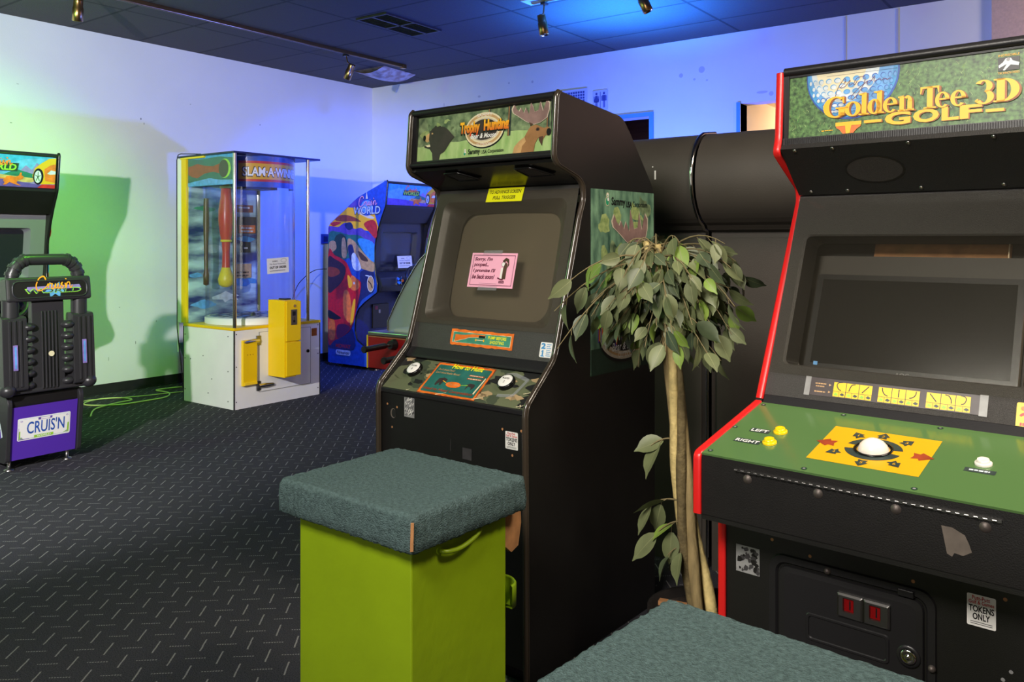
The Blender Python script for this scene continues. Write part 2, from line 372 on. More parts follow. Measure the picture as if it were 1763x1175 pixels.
    def text(s, pl, body, x, y, w, h, mat, ht, shear=0.0, bold=0.0, warp=None, rot=0.0):
        s.mat(mat); vs, fs = glyphs(body, shear, bold)
        ca, sa = cos(rot), sin(rot); out = []
        for a, b in vs:
            px, py = a * w, b * h
            if warp: px, py = warp(a, b)
            out.append(pl(x + px * ca - py * sa, y + px * sa + py * ca, ht))
        return s.add(out, fs, False)
    def scribble(s, pl, x, y, w, h, mat, ht, n=3):      # a line of print too small to read in the photo
        k = 0; a = 0.0; r_ = random.Random(int(x * 7919 + y * 104729))
        while a < w - 1e-5:
            l = min(w - a, w / n * r_.uniform(.5, 1.2)); s.rect(pl, x + a, x + a + l * .82, y, y + h, ht, mat); a += l
        return s
    def build(s, name, parent=None, bevel=0.0, seg=2, sub=0):
        me = bpy.data.meshes.new(name); me.from_pydata(s.v, [], s.f)
        for mn in s.mats: me.materials.append(M[mn])
        me.polygons.foreach_set('material_index', s.m); me.polygons.foreach_set('use_smooth', s.sm)
        me.update()
        bm = bmesh.new(); bm.from_mesh(me); bm.faces.ensure_lookup_table()
        bm.to_mesh(me); bm.free()
        o = bpy.data.objects.new(name, me); COL.objects.link(o)
        if parent is not None: o.parent = parent
        if bevel > 0:
            md = o.modifiers.new('bevel', 'BEVEL'); md.width = bevel; md.segments = seg; md.limit_method = 'ANGLE'; md.angle_limit = R(40)
            md.harden_normals = False
        if sub: md = o.modifiers.new('sub', 'SUBSURF'); md.levels = sub; md.render_levels = sub
        return o
_gc = {}
def glyphs(body, shear, bold):
    k = (body, shear, bold)
    if k in _gc: return _gc[k]
    c = bpy.data.curves.new('t', 'FONT'); c.body = body; c.shear = shear; c.offset = bold; c.size = 1.0; c.resolution_u = 3
    c.align_x = 'CENTER'; c.space_line = 0.9
    o = bpy.data.objects.new('t', c); COL.objects.link(o)
    me = o.to_mesh(); vs = [(v.co.x, v.co.y) for v in me.vertices]; fs = [list(p.vertices) for p in me.polygons]
    o.to_mesh_clear(); bpy.data.objects.remove(o); bpy.data.curves.remove(c)
    x0 = min(v[0] for v in vs); x1 = max(v[0] for v in vs); y0 = min(v[1] for v in vs); y1 = max(v[1] for v in vs)
    _gc[k] = ([((a - x0) / (x1 - x0), (b - y0) / (y1 - y0)) for a, b in vs], fs)
    return _gc[k]
def thing(name, label, cat, loc=(0, 0, 0), rot=0.0, group=None):
    o = bpy.data.objects.new(name, None); COL.objects.link(o); o.empty_display_size = 0.1
    o.location = loc; o.rotation_euler = (0, 0, R(rot)); o['label'] = label; o['category'] = cat
    if group: o['group'] = group
    return o
def tag(o, label, cat, group=None, loc=None, rot=None):
    o['label'] = label; o['category'] = cat
    if group: o['group'] = group
    if loc is not None: o.location = loc
    if rot is not None: o.rotation_euler = (0, 0, R(rot))
    return o
def struct(o): o['kind'] = 'structure'; return o
def rr(x0, x1, y0, y1, r, n=4):
    out = []
    for cx, cy, a in ((x1 - r, y0 + r, -90), (x1 - r, y1 - r, 0), (x0 + r, y1 - r, 90), (x0 + r, y0 + r, 180)):
        out += [(cx + r * cos(R(a + 90 * i / n)), cy + r * sin(R(a + 90 * i / n))) for i in range(n + 1)]
    return out
def smoothpath(pts, k=6):
    out = []; n = len(pts)
    for i in range(n - 1):
        p0, p1, p2, p3 = (Vector(pts[max(0, i - 1)]), Vector(pts[i]), Vector(pts[i + 1]), Vector(pts[min(n - 1, i + 2)]))
        for j in range(k):
            t = j / k
            out.append(tuple(0.5 * (2 * p1 + (p2 - p0) * t + (2 * p0 - 5 * p1 + 4 * p2 - p3) * t * t + (3 * p1 - p0 - 3 * p2 + p3) * t ** 3)))
    out.append(tuple(pts[-1])); return out
def fillet(pts, r, n=4, closed=True):
    out = []; m = len(pts)
    for i in range(m):
        p = Vector(pts[i])
        if not closed and i in (0, m - 1): out.append(tuple(p)); continue
        a = Vector(pts[i - 1]) - p; b = Vector(pts[(i + 1) % m]) - p
        ra = min(r, a.length * 0.45, b.length * 0.45); A_ = p + a.normalized() * ra; B_ = p + b.normalized() * ra
        for j in range(n + 1):
            t = j / n; out.append(tuple(A_ * (1 - t) ** 2 + p * 2 * t * (1 - t) + B_ * t * t))
    return out
def slab(mb, y0, z0, y1, z1, x0, x1, th):        # board between two profile points, thickness into the cabinet
    L = math.hypot(y1 - y0, z1 - z0); ny, nz = (z1 - z0) / L * th, -(y1 - y0) / L * th
    return mb.prism([(y0, z0), (y1, z1), (y1 + ny, z1 + nz), (y0 + ny, z0 + nz)], 'x', x0, x1)
def face(x, y0, z0, y1, z1): return Pl((x, y0, z0), (1, 0, 0), (0, y1 - y0, z1 - z0))
rnd = random.Random(7)

# ================================================================== SETTING
def build_room():
    HC = 3.167; XL = -7.235; YB = 7.0
    m = MB().mat('carpet_floor'); m.box(XL - 0.2, 4.5, -5.0, 9.5, -0.05, 0.0); struct(m.build('floor'))
    m = MB().mat('ceiling_tiles'); m.box(XL - 0.2, 3.35, -1.2, YB + 0.2, HC, HC + 0.05); struct(m.build('ceiling'))
    m = MB().mat('wall_paint'); m.box(XL - 0.15, XL, -1.2, YB + 0.15, 0, HC); 
    p = Pl((XL + .0006, 0, 0), (0, -1, 0), (0, 0, 1)); r_ = random.Random(31)
    for y, z, a, b in ((3.05, 2.62, .02, .004), (4.10, 2.46, .012, .02), (4.13, 2.42, .006, .02), (4.6, 2.66, .014, .006), (5.4, 2.55, .012, .012), (3.0, 2.3, .02, .006), (4.05, .42, .006, .03), (3.8, .3, .004, .04), (4.25, .6, .005, .02), (3.9, .75, .012, .006), (3.2, 1.72, .006, .012), (2.7, 2.5, .01, .004)): m.ell(p, -y, z, a * .5, b * .5, 0, 'wall_mark', 10)
    struct(m.build('wall_left'))
    m = MB().mat('wall_paint')
    D1 = (-4.46, -3.563, 2.509); D2 = (-2.69, -1.6, 2.54)
    m.box(XL, D1[0], YB, YB + 0.15, 0, HC); m.box(D1[0], D1[1], YB, YB + 0.15, D1[2], HC); m.box(D1[1], D2[0], YB, YB + 0.15, 0, HC)
    m.box(D2[0], D2[1], YB, YB + 0.15, D2[2], HC); m.box(D2[1], 3.35, YB, YB + 0.15, 0, HC); 
    p = Pl((0, YB - .0006, 0), (1, 0, 0), (0, 0, 1))
    for x, z, a, b in ((-4.9, 2.98, .014, .014), (-5.6, 2.9, .02, .012), (-3.25, 2.85, .02, .02), (-3.05, 2.88, .03, .03), (-3.12, 2.80, .012, .010), (-3.0, 2.78, .010, .008), (-6.5, 2.75, .012, .02), (-2.5, 2.62, .05, .012), (-2.42, 2.60, .02, .02), (-5.2, 3.0, .01, .012), (-6.1, 2.86, .006, .02)): m.ell(p, x, z, a, b, 0, 'wall_smudge', 12)
    struct(m.build('wall_back'))
    m = MB().mat('pilaster_paint'); m.box(-0.78, 3.2, YB - 0.06, YB - 0.001, 0, HC - 0.001); struct(m.build('wall_right'))
    m = MB().mat('passage_paint'); m.box(-3.2, 4.5, -4.75, -4.6, 0, HC); struct(m.build('wall_front')); m = MB().mat('passage_paint'); m.box(3.2, 3.35, -4.6, YB, 0, HC); struct(m.build('wall_side'))
    m = MB().mat('base_rubber'); m.box(XL + 0.001, XL + 0.012, -1.2, YB, 0, 0.085); m.box(XL + 0.012, XL + 0.03, -1.2, YB, 0, 0.012); struct(m.build('baseboard_left'))
    m = MB().mat('base_rubber'); m.box(XL + 0.03, D1[0] - 0.05, YB - 0.012, YB - 0.001, 0, 0.085); m.box(D1[1] + 0.05, D2[0], YB - 0.012, YB - 0.001, 0, 0.085); struct(m.build('baseboard_back'))
    m = MB().mat('door_trim'); m.box(D1[1], D1[1] + 0.04, YB - 0.02, YB, 0, D1[2] + 0.035); m.box(D1[0] - 0.04, D1[0], YB - 0.02, YB, 0, D1[2] + 0.035)
    m.box(D1[0], D1[1], YB - 0.02, YB, D1[2], D1[2] + 0.035); struct(m.build('door_1'))
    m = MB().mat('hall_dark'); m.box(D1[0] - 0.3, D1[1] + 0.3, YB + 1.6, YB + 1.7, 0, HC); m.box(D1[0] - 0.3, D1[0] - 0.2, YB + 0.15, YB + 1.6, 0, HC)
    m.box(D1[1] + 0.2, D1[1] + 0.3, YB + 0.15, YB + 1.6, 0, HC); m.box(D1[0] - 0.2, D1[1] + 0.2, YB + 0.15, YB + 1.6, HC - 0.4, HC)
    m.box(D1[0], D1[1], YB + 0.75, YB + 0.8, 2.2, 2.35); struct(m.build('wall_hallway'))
    m = MB().mat('passage_paint'); m.box(D2[0] - 0.1, D2[0] - 0.001, YB + 0.15, YB + 2.2, 0, HC); m.box(D2[0] - 0.1, D2[1] + 0.4, YB + 2.2, YB + 2.3, 0, HC)
    m.box(D2[1] + 0.3, D2[1] + 0.4, YB + 0.15, YB + 2.2, 0, HC); m.box(D2[0], D2[1] + 0.3, YB + 0.15, YB + 2.2, 2.62, 2.7); struct(m.build('wall_passage'))
    m = MB().mat('door_trim'); m.box(D2[0] - 0.035, D2[0], YB - 0.012, YB + 0.15, 0, D2[2] + 0.012); struct(m.build('door_2'))
    for i, x in enumerate((-1.818, -1.427)):
        m = MB().mat('seam'); m.box(x - 0.008, x + 0.008, YB - 0.005, YB, 1.0, HC - 0.01); struct(m.build('trim_%d' % (i + 1)))
    lamp('passage_lamp', 'POINT', (D2[0] + 0.6, YB + 1.2, 2.4), 28, (1.0, 0.86, 0.66), None, 0.1)
    lamp('hallway_lamp', 'POINT', (D1[0] + 0.5, YB + 0.9, 1.6), 2.5, (1.0, 0.75, 0.6), None, 0.1)
    # ceiling things
    t = thing('ceiling_vent', 'dark slatted air register set flush in the tiled ceiling', 'vent', (-4.9, 5.06, HC - 0.012), 1)
    m = MB().mat('vent_metal')
    for a, b, c, d in ((-0.17, 0.17, -0.34, -0.32), (-0.17, 0.17, 0.32, 0.34), (-0.17, -0.155, -0.32, 0.32), (0.155, 0.17, -0.32, 0.32), (-0.012, 0.012, -0.32, 0.32), (-0.155, 0.155, -0.01, 0.01)): m.box(a, b, c, d, -0.004, 0.011)
    m.build('frame', t)
    m = MB().mat('vent_dark'); m.box(-0.155, 0.155, -0.32, 0.32, 0.009, 0.0115); m.build('duct_opening', t)
    m = MB().mat('vent_metal')
    for i in range(24):
        y = -0.31 + i * 0.0268
        m.obox((0, y, 0.003), (1, 0, 0), (0, 1, 0.7), (0, -0.7, 1), 0.155, 0.007, 0.0012)
    m.build('slats', t)
    # bowed pale tile
    m = MB().mat('stained_tile'); loops = []
    for j in range(9):
        w = j / 8; y = 6.16 + 0.54 * w
        xs = [(-6.66 - 0.06 * w) + 0.47 * i / 10 for i in range(11)]
        loops.append([(x, y, HC - 0.004 - 0.075 * sin(pi * i / 10) * (0.35 + 0.65 * sin(pi * min(1, 0.15 + w * 0.7)))) for i, x in enumerate(xs)])
    vs = [p for l in loops for p in l]; n = 11
    m.add(vs, [(j * n + i, j * n + i + 1, (j + 1) * n + i + 1, (j + 1) * n + i) for j in range(8) for i in range(10)], True)
    m.add([(p[0], p[1], HC - 0.002) for p in vs], [(j * n + i, (j + 1) * n + i, (j + 1) * n + i + 1, j * n + i + 1) for j in range(8) for i in range(10)], True)
    tag(m.build('ceiling_tile'), 'pale stained ceiling tile sagging above the far corner by the track end', 'ceiling tile')
    # tracks
    t = thing('lighting_track', 'long brass-coloured lighting track running along the ceiling over the white glass cabinet', 'track', (-6.0, 3.1, HC))
    m = MB().mat('brass'); m.box(-0.018, 0.018, -0.6, 3.12, -0.035, -0.001); m.build('rail', t, 0.003)
    m = MB().mat('black_plastic'); m.box(-0.006, 0.006, -0.59, 3.1, -0.037, -0.033); m.build('slot', t)
    m = MB().mat('brass'); m.box(-0.024, 0.024, 3.12, 3.17, -0.042, -0.001); m.build('end_cap', t, 0.003)
    t = thing('lighting_track', 'short lighting track with pale feed plate on the blue-lit ceiling', 'track', (-3.5, 5.14, HC))
    m = MB().mat('brass'); m.box(-0.1, 1.6, -0.018, 0.018, -0.035, -0.001); m.build('rail', t, 0.003)
    m = MB().mat('sign_pale'); m.box(-0.16, 0.16, -0.07, 0.07, -0.02, -0.001); m.build('feed_plate', t, 0.004)
    def head(label, loc, dirv, stem_to):
        o = thing('track_light', label, 'spotlight', loc, 0, 'brass track spotlights')
        d = Vector(dirv).normalized(); c = Vector((0, 0, 0))
        top = Vector(stem_to) - Vector(loc)
        m = MB().mat('brass'); m.lathe([(0.0, -0.075), (0.03, -0.075), (0.032, -0.065), (0.032, -0.02), (0.036, -0.016), (0.036, 0.075), (0.033, 0.078), (0.028, 0.06), (0.026, 0.0)], (0, 0, 0), d, 24); m.build('can', o)
        m = MB().mat('white_button'); m.lathe([(0.0, 0.02), (0.026, 0.02)], (0, 0, 0), d, 20); m.build('lens', o)
        m = MB().mat('brass'); m.cyl(-d * 0.06, top * 0.55, 0.006, 10); m.cyl(top * 0.55, top, 0.006, 10); m.build('stem', o)
        m = MB().mat('black_plastic'); m.box(top.x - 0.02, top.x + 0.02, top.y - 0.025, top.y + 0.025, top.z - 0.02, top.z); m.build('adapter', o, 0.003)
    head('brass spotlight at the near end of the long ceiling track, above the racing seat', (-5.98, 2.92, 2.985), (-0.3, 0.1, -1), (-6.0, 2.93, HC - 0.037))
    head('brass spotlight at the far end of the long ceiling track, near the sagging tile', (-5.95, 5.46, 2.96), (-0.55, 0.0, -1), (-6.0, 5.46, HC - 0.037))
    head('brass spotlight hanging straight under the pale feed plate', (-3.49, 5.12, 2.955), (0.12, 0.1, -1), (-3.49, 5.14, HC - 0.037))
    head('brass spotlight on the short track, the one cut off by the frame top', (-2.66, 5.13, 2.99), (0.42, 0.2, -1), (-2.72, 5.14, HC - 0.037))
    # back wall things
    t = thing('wall_grille', 'square air grille high on the back wall behind the hunting game', 'vent', (-4.43, YB, 2.76))
    m = MB().mat('sign_pale'); m.box(-0.19, 0.19, -0.014, -0.001, -0.15, 0.085); m.build('frame', t, 0.003)
    m = MB().mat('sign_blue')
    for i in range(12):
        for j in range(7): m.box(-0.165 + i * 0.028, -0.165 + i * 0.028 + 0.02, -0.016, -0.0135, -0.13 + j * 0.028, -0.11 + j * 0.028)
    m.build('grille_openings', t)
    t = thing('restroom_sign', 'pale restroom sign with two blue figures on the back wall', 'sign', (-4.092, YB, 2.70))
    m = MB().mat('sign_pale'); p = Pl((0, -0.001, 0), (1, 0, 0), (0, 0, 1)); m.plate(p, rr(-0.083, 0.083, -0.09, 0.107, 0.015), 0, 0.008); m.plate(p, rr(-0.083, 0.083, -0.15, -0.1, 0.008), 0, 0.008); m.build('panel', t)
    m = MB(); q = Pl((0, -0.0095, 0), (1, 0, 0), (0, 0, 1))
    for x, skirt in ((-0.042, True), (0.042, False)):
        m.ell(q, x, 0.073, 0.012, 0.013, 0, 'sign_blue')
        if skirt: m.poly(q, [(x - 0.014, 0.055), (x + 0.014, 0.055), (x + 0.028, -0.01), (x - 0.028, -0.01)], 0)
        else: m.rect(q, x - 0.02, x + 0.02, 0.0, 0.055, 0)
        m.rect(q, x - 0.011, x - 0.002, -0.065, 0.0, 0); m.rect(q, x + 0.002, x + 0.011, -0.065, 0.0, 0)
        m.rect(q, x - 0.03, x - 0.022, 0.0, 0.05, 0); m.rect(q, x + 0.022, x + 0.03, 0.0, 0.05, 0)
    m.rect(q, -0.003, 0.003, -0.07, 0.09, 0); m.rect(q, -0.083, 0.083, -0.15, -0.1, 0.0001, 'sign_pale')
    m.scribble(q, -0.06, -0.132, 0.12, 0.014, 'sign_blue', 0.0004, 4); m.build('figures', t)
    m = MB().mat('sign_blue'); m.box(0, 0.012, -0.06, 0.06, -0.055, 0.055); m.mat('ink_navy'); m.box(0.012, 0.016, -0.03, 0.03, -0.03, 0.03)
    tag(m.build('wall_box', None, 0.003), 'small blue box mounted on the left wall beside the far driving cabinet', 'wall box', None, (XL, 6.27, 1.365))
    m = MB().mat('wall_paint'); q = Pl((0, -0.001, 0), (1, 0, 0), (0, 0, 1)); m.plate(q, [(-0.075, 0.05), (0.075, 0.05), (0.01, -0.07)], 0, 0.006)
    tag(m.build('paper_scrap'), 'torn triangular scrap on the back wall just under the ceiling corner', 'paper', None, (-6.86, YB, HC - 0.052))
build_room()

# ================================================================== HUNTING CABINET
ANTLER = [(1165, 270), (1190, 215), (1212, 262), (1245, 292), (1265, 250), (1300, 312), (1322, 248), (1362, 322), (1375, 150), (1405, 240), (1420, 292), (1462, 275), (1480, 150), (1500, 240), (1515, 285), (1550, 150), (1582, 190), (1580, 265), (1558, 350), (1490, 405), (1420, 430), (1330, 402), (1240, 345), (1180, 312)]
def moose_antler(m, pl, x, y, s, h, flip=1, top=9.0):
    """base of the antler at x, y; s = overall width"""
    def q(k):
        c = (1400, 330)
        return [(x + flip * ((cx + (c[0] - cx) * k) - 1430) / 415 * s, min(top, y + ((430 - (cy + (c[1] - cy) * k)) - .129 * (cx - 1430)) / 415 * s * .80)) for cx, cy in ANTLER]
    m.poly(pl, q(0), h, 'ink_antler_lt'); m.poly(pl, q(.055), h + .0004, 'ink_antler')
def egg_mark(m, pl, x, y, s, h):
    m.ell(pl, x, y, .62 * s, .80 * s, h, 'ink_cream'); m.ell(pl, x + .1 * s, y + 1.05 * s, .40 * s, .46 * s, h, 'ink_cream')
    m.ell(pl, x, y, .5 * s, .68 * s, h + .0004, 'ink_egg'); m.ell(pl, x + .1 * s, y + 1.05 * s, .24 * s, .30 * s, h + .0004, 'ink_white')
    m.ell(pl, x + .2 * s, y + .35 * s, .28 * s, .3 * s, h + .0008, 'ink_white'); m.ell(pl, x + .08 * s, y + 1.0 * s, .1 * s, .14 * s, h + .0008, 'ink_egg')
def screw(m, pl, x, y, r=0.005, h=0.0):
    b = len(m.v); m.lathe([(0, .0025), (r * .7, .0022), (r, .0006), (r, -.0005)], pl(x, y, h), pl.n, 10)
def token_sticker(m, pl, x0, x1, y0, y1, h):
    w, hh = x1 - x0, y1 - y0
    m.poly(pl, rr(x0, x1, y0, y1, .003), h, 'ink_white')
    m.text(pl, 'Putt-Putt', x0 + .18 * w, y0 + .83 * hh, .62 * w, .13 * hh, 'ink_red', h + .0004, 0, .02)
    m.text(pl, 'Golf & Games', x0 + .06 * w, y0 + .70 * hh, .88 * w, .12 * hh, 'ink_red', h + .0004, 0, .02)
    m.text(pl, 'TOKENS', x0 + .06 * w, y0 + .45 * hh, .88 * w, .21 * hh, 'ink_black', h + .0004, 0, .03)
    m.text(pl, 'ONLY', x0 + .2 * w, y0 + .21 * hh, .6 * w, .21 * hh, 'ink_black', h + .0004, 0, .03)
    for k in range(2): m.rect(pl, x0 + .12 * w, x1 - .12 * w, y0 + (.07 + .06 * k) * hh, y0 + (.09 + .06 * k) * hh, h + .0004, 'ink_darkgrey')
def wavy_frame(m, pl, x0, x1, y0, y1, t, h, mat, amp, seed=1):
    r_ = random.Random(seed); pts = []
    def edge(a, b, n):
        for i in range(n):
            q = i / n; pts.append((a[0] + (b[0] - a[0]) * q + r_.uniform(-amp, amp), a[1] + (b[1] - a[1]) * q + r_.uniform(-amp, amp)))
    nx = max(4, int((x1 - x0) / .012)); ny = max(3, int((y1 - y0) / .012))
    edge((x0, y0), (x1, y0), nx); edge((x1, y0), (x1, y1), ny); edge((x1, y1), (x0, y1), nx); edge((x0, y1), (x0, y0), ny)
    m.poly(pl, pts, h, mat)
    return pts
def hunting_cabinet():
    W = 0.34
    t = thing('arcade_cabinet', 'black upright hunting arcade cabinet with moose marquee and camouflage control panel', 'arcade machine', (-1.7858, 2.0587, 0), -3.2)
    prof = [(0.006, 0.0), (0.0, 0.822), (0.008, 0.85), (0.147, 0.978), (0.283, 1.432), (0.308, 1.49), (0.300, 1.535), (0.272, 1.558), (0.160, 1.592), (0.143, 1.615), (0.158, 1.81), (0.172, 1.823), (0.535, 1.782), (0.575, 1.745), (0.745, 1.545), (0.76, 1.50), (0.76, 0.0)]
    fp = fillet(prof, 0.03, 3)
    for sx in (-1, 1):
        m = MB().mat('black_side'); a, b = (W - 0.018, W) if sx > 0 else (-W, -W + 0.018)
        m.prism(fp, 'x', a, b); side = m.build('side_panel', t, 0.0015, 1)
        m = MB().mat('molding'); path = [p for p in fillet(prof[:12], 0.03, 4, False)]
        x = sx * (W - 0.009)
        m.tube([(x, p[0] - .001, p[1]) for p in path], 0.0092, 8)
        m.tube([(x + 0.0095 * sx, p[0] + .0015, p[1]) for p in path], 0.0022, 6); m.tube([(x - 0.0095 * sx, p[0] + .0015, p[1]) for p in path], 0.0022, 6)
        m.build('t_molding', t)
        if sx > 0:
            m = MB(); p = Pl((W + 0.0003, 0, 0), (0, 1, 0), (0, 0, 1)); h = 0.0006
            m.plate(p, [(0.337, .897), (.749, .897), (.749, 1.523), (.337, 1.523)], 0, 0.0005, 'ink_forest_teal')
            r_ = random.Random(3)
            for i in range(26):
                cx, cy = r_.uniform(.40, .72), r_.uniform(1.12, 1.49); s = r_.uniform(.018, .045)
                m.poly(p, [(min(.747, cx + s * r_.uniform(.6, 1.2) * cos(k * .7)), cy + s * r_.uniform(.6, 1.3) * sin(k * .7)) for k in range(9)], h + .0001 * (i % 5), 'ink_foliage' if i % 3 else 'ink_forest')
            m.rect(p, .337, .749, .897, .985, h + .0006, 'ink_dkgreen')
            moose_antler(m, p, .615, 1.325, .245, h + .0012)
            m.poly(p, [(.44, 1.14), (.50, 1.22), (.60, 1.25), (.70, 1.16), (.70, 1.05), (.55, 1.02)], h + .0024, 'ink_moose')
            egg_mark(m, p, .435, 1.483, .020, h + .001)
            m.text(p, 'Sammy', .462, 1.463, .088, .036, 'ink_black', h + .0012, 0, .02); m.text(p, 'USA', .556, 1.466, .038, .022, 'ink_black', h + .0012, 0, .02); m.text(p, 'Corporation', .600, 1.463, .10, .026, 'ink_black', h + .0012)
            m.ell(p, .55, 1.02, .17, .095, h + .003, 'ink_black', 40); m.ring(p, .55, 1.025, .165, .09, .125, .062, h + .0034, 'ink_antler_lt', n=40); m.ring(p, .55, 1.025, .15, .08, .14, .072, h + .0038, 'ink_tan', n=40)
            m.text(p, 'Trophy Hunting', .366, .99, .30, .085, 'ink_orange', h + .0048, 0, .02); m.text(p, 'Trophy Hunting', .362, .985, .30, .085, 'ink_purple', h + .0044, 0, .035)
            m.text(p, 'Bear & Moose', .46, .968, .18, .028, 'ink_white', h + .0052, .2); m.text(p, 'OUTDOORS', .50, .943, .11, .018, 'ink_white', h + .005)
            m.build('side_art', side)
    m = MB().mat('black_vinyl')
    m.box(-W + .018, W - .018, .735, .755, .05, 1.5); m.build('back_panel', t)
    m = MB().mat('black_side'); slab(m, .172, 1.815, .535, 1.776, -W + .018, W - .018, .018); slab(m, .575, 1.738, .742, 1.54, -W + .018, W - .018, .018); slab(m, .535, 1.776, .575, 1.738, -W + .018, W - .018, .018); m.build('top_panel', t)
    # marquee
    m = MB().mat('black_plastic'); slab(m, .166, 1.800, .180, 1.822, -W + .018, W - .018, .03)
    m.tube([(-W + .018, .165, 1.812), (W - .018, .165, 1.812)], .012, 10)
    slab(m, .150, 1.617, .1515, 1.636, -W + .018, W - .018, .025); m.tube([(-W + .018, .150, 1.622), (W - .018, .150, 1.622)], .009, 8)
    m.box(-W + .018, -W + .036, .160, .19, 1.63, 1.80); m.box(W - .030, W - .018, .160, .19, 1.63, 1.80); fr = m.build('marquee_frame', t)
    p = face(0, .160, 1.613, .175, 1.819); m = MB()
    x0, x1, y0, y1 = -.306, .312, .018, .190
    m.plate(p, [(x0, y0), (x1, y0), (x1, y1), (x0, y1)], -.006, 0, 'ink_forest')
    m.poly(p, [(x0, y0), (x1, y0), (x1, .085), (.26, .092), (.17, .10), (.10, .10), (.02, .092), (-.10, .082), (-.2, .088), (-.29, .075), (x0, .078)], .0005, 'ink_meadow')
    r_ = random.Random(5)
    for i in range(16):
        cx, cy = r_.uniform(-.29, -.08), r_.uniform(.10, .165); s = r_.uniform(.008, .02)
        m.poly(p, [(cx + s * 1.5 * r_.uniform(.6, 1.2) * cos(k * .7), cy + s * r_.uniform(.6, 1.2) * sin(k * .7)) for k in range(9)], .0007 + .0001 * (i % 4), 'ink_foliage' if i % 4 == 0 else 'ink_forest')
    for x, w in ((.035, .010), (.122, .014), (.285, .010)): m.rect(p, x, x + w, .085, y1 - .001, .0012, 'ink_slate'); m.rect(p, x + w * .15, x + w * .5, .085, y1 - .001, .0014, 'ink_moose')
    # bear
    m.poly(p, [(-.268, .112), (-.248, .124), (-.240, .118), (-.240, .098), (-.252, .090), (-.262, .094)], .0022, 'ink_tan')
    m.poly(p, [(-.243, .128), (-.233, .138), (-.222, .143), (-.214, .150), (-.206, .143), (-.192, .147), (-.186, .143), (-.170, .140), (-.150, .128), (-.130, .110), (-.120, .102), (-.135, .088), (-.150, .070), (-.165, .052), (-.185, .044),
               (-.190, .022), (-.222, .022), (-.226, .050), (-.240, .066), (-.266, .072), (-.268, .078), (-.242, .078), (-.240, .090), (-.246, .100)], .0026, 'ink_bear')
    m.ell(p, -.268, .107, .007, .010, .003, 'ink_black'); m.poly(p, [(-.262, .080), (-.238, .082), (-.236, .074), (-.25, .0735)], .003, 'ink_cream'); m.ell(p, -.229, .121, .004, .003, .003, 'ink_tan')
    # oval crest
    m.ell(p, .021, .112, .090, .062, .0016, 'ink_black', 40); m.ring(p, .019, .115, .088, .060, .066, .040, .0020, 'ink_cream', n=40); m.ring(p, .019, .115, .082, .054, .072, .046, .0023, 'ink_tan', n=40); m.ring(p, .019, .115, .066, .040, .061, .036, .0024, 'ink_antler_lt', n=40)
    m.ell(p, .019, .115, .061, .036, .0026, 'ink_bear', 40)
    m.text(p, 'SAMMY', -.016, .160, .07, .011, 'ink_white', .0028); m.text(p, 'OUTDOORS', -.014, .060, .07, .009, 'ink_white', .0028)
    m.text(p, 'Trophy', -.096, .090, .098, .058, 'ink_black', .0030, 0, .085); m.text(p, 'Hunting', .014, .092, .120, .058, 'ink_black', .0030, 0, .085)
    m.text(p, 'Trophy', -.092, .096, .092, .052, 'ink_fire', .0034, 0, .055); m.text(p, 'Hunting', .018, .099, .112, .050, 'ink_fire', .0034, 0, .055)
    m.text(p, 'Bear & Moose', -.040, .086, .115, .017, 'ink_white', .0038, .3, .02)
    egg_mark(m, p, -.066, .038, .011, .002); m.text(p, 'Sammy', -.050, .028, .055, .024, 'ink_black', .0024, 0, .03); m.text(p, 'USA', .010, .032, .026, .013, 'ink_black', .0024, 0, .02); m.text(p, 'Corporation', .040, .029, .070, .017, 'ink_black', .0024, 0, .01)
    # moose
    m.poly(p, [(.150, .022), (.156, .045), (.175, .062), (.198, .075), (.213, .098), (.222, .108), (.245, .112), (.262, .104), (.277, .098), (.292, .101), (.303, .094), (.305, .080), (.297, .072), (.284, .074), (.276, .064), (.272, .050), (.262, .062), (.255, .068), (.243, .050), (.238, .022)], .0026, 'ink_moose')
    m.poly(p, [(.150, .022), (.156, .045), (.175, .062), (.198, .075), (.205, .06), (.19, .045), (.185, .022)], .0028, 'ink_moose_lt')
    m.poly(p, [(.276, .072), (.272, .040), (.258, .060), (.258, .07)], .003, 'ink_brown'); m.ell(p, .297, .084, .009, .012, .003, 'ink_black'); m.ell(p, .252, .096, .004, .003, .003, 'ink_black'); m.ell(p, .252, .096, .008, .006, .0029, 'ink_brown')
    moose_antler(m, p, .240, .112, .160, .0030, 1, .1885)
    m.poly(p, [(.222, .108), (.214, .124), (.232, .115)], .0034, 'ink_brown')
    m.build('marquee_sign', fr)
    # soffit with speaker grilles
    m = MB().mat('soffit_black'); slab(m, .152, 1.598, .305, 1.535, -W + .018, W - .018, -.012); sp = m.build('speaker_panel', t)
    p = face(0, .1545, 1.611, .3075, 1.548); p.n = -p.n if p.n.z > 0 else p.n
    p.o = Vector((0, .156, 1.594)); p.v = Vector((0, .145, -.063)).normalized(); p.n = Vector((0, -.063, -.145)).normalized(); p.o = p.o + p.n * 0.0
    for cx in (-.118, .205):
        m = MB().mat('black_gloss'); L = [(cx - .055, .012), (cx + .012, .012), (cx + .075, .072), (cx - .03, .072)]
        m.tube([p(x, y, .003) for x, y in fillet(L, .008, 3)], .004, 6, True)
        m.mat('bezel_smooth')
        for i in range(11):
            q = i / 10; m.tube([p(cx - .055 + .025 * q + .004, .014 + .056 * q, .002), p(cx + .012 + .063 * q - .004, .014 + .056 * q, .002)], .0018, 5)
        m.build('speaker_grille', sp)
    # bezel moulding with recessed tube
    b0, b1 = (.149, .962), (.300, 1.535); p = face(0, b0[0], b0[1], b1[0], b1[1]); L = math.hypot(b1[0] - b0[0], b1[1] - b0[1])
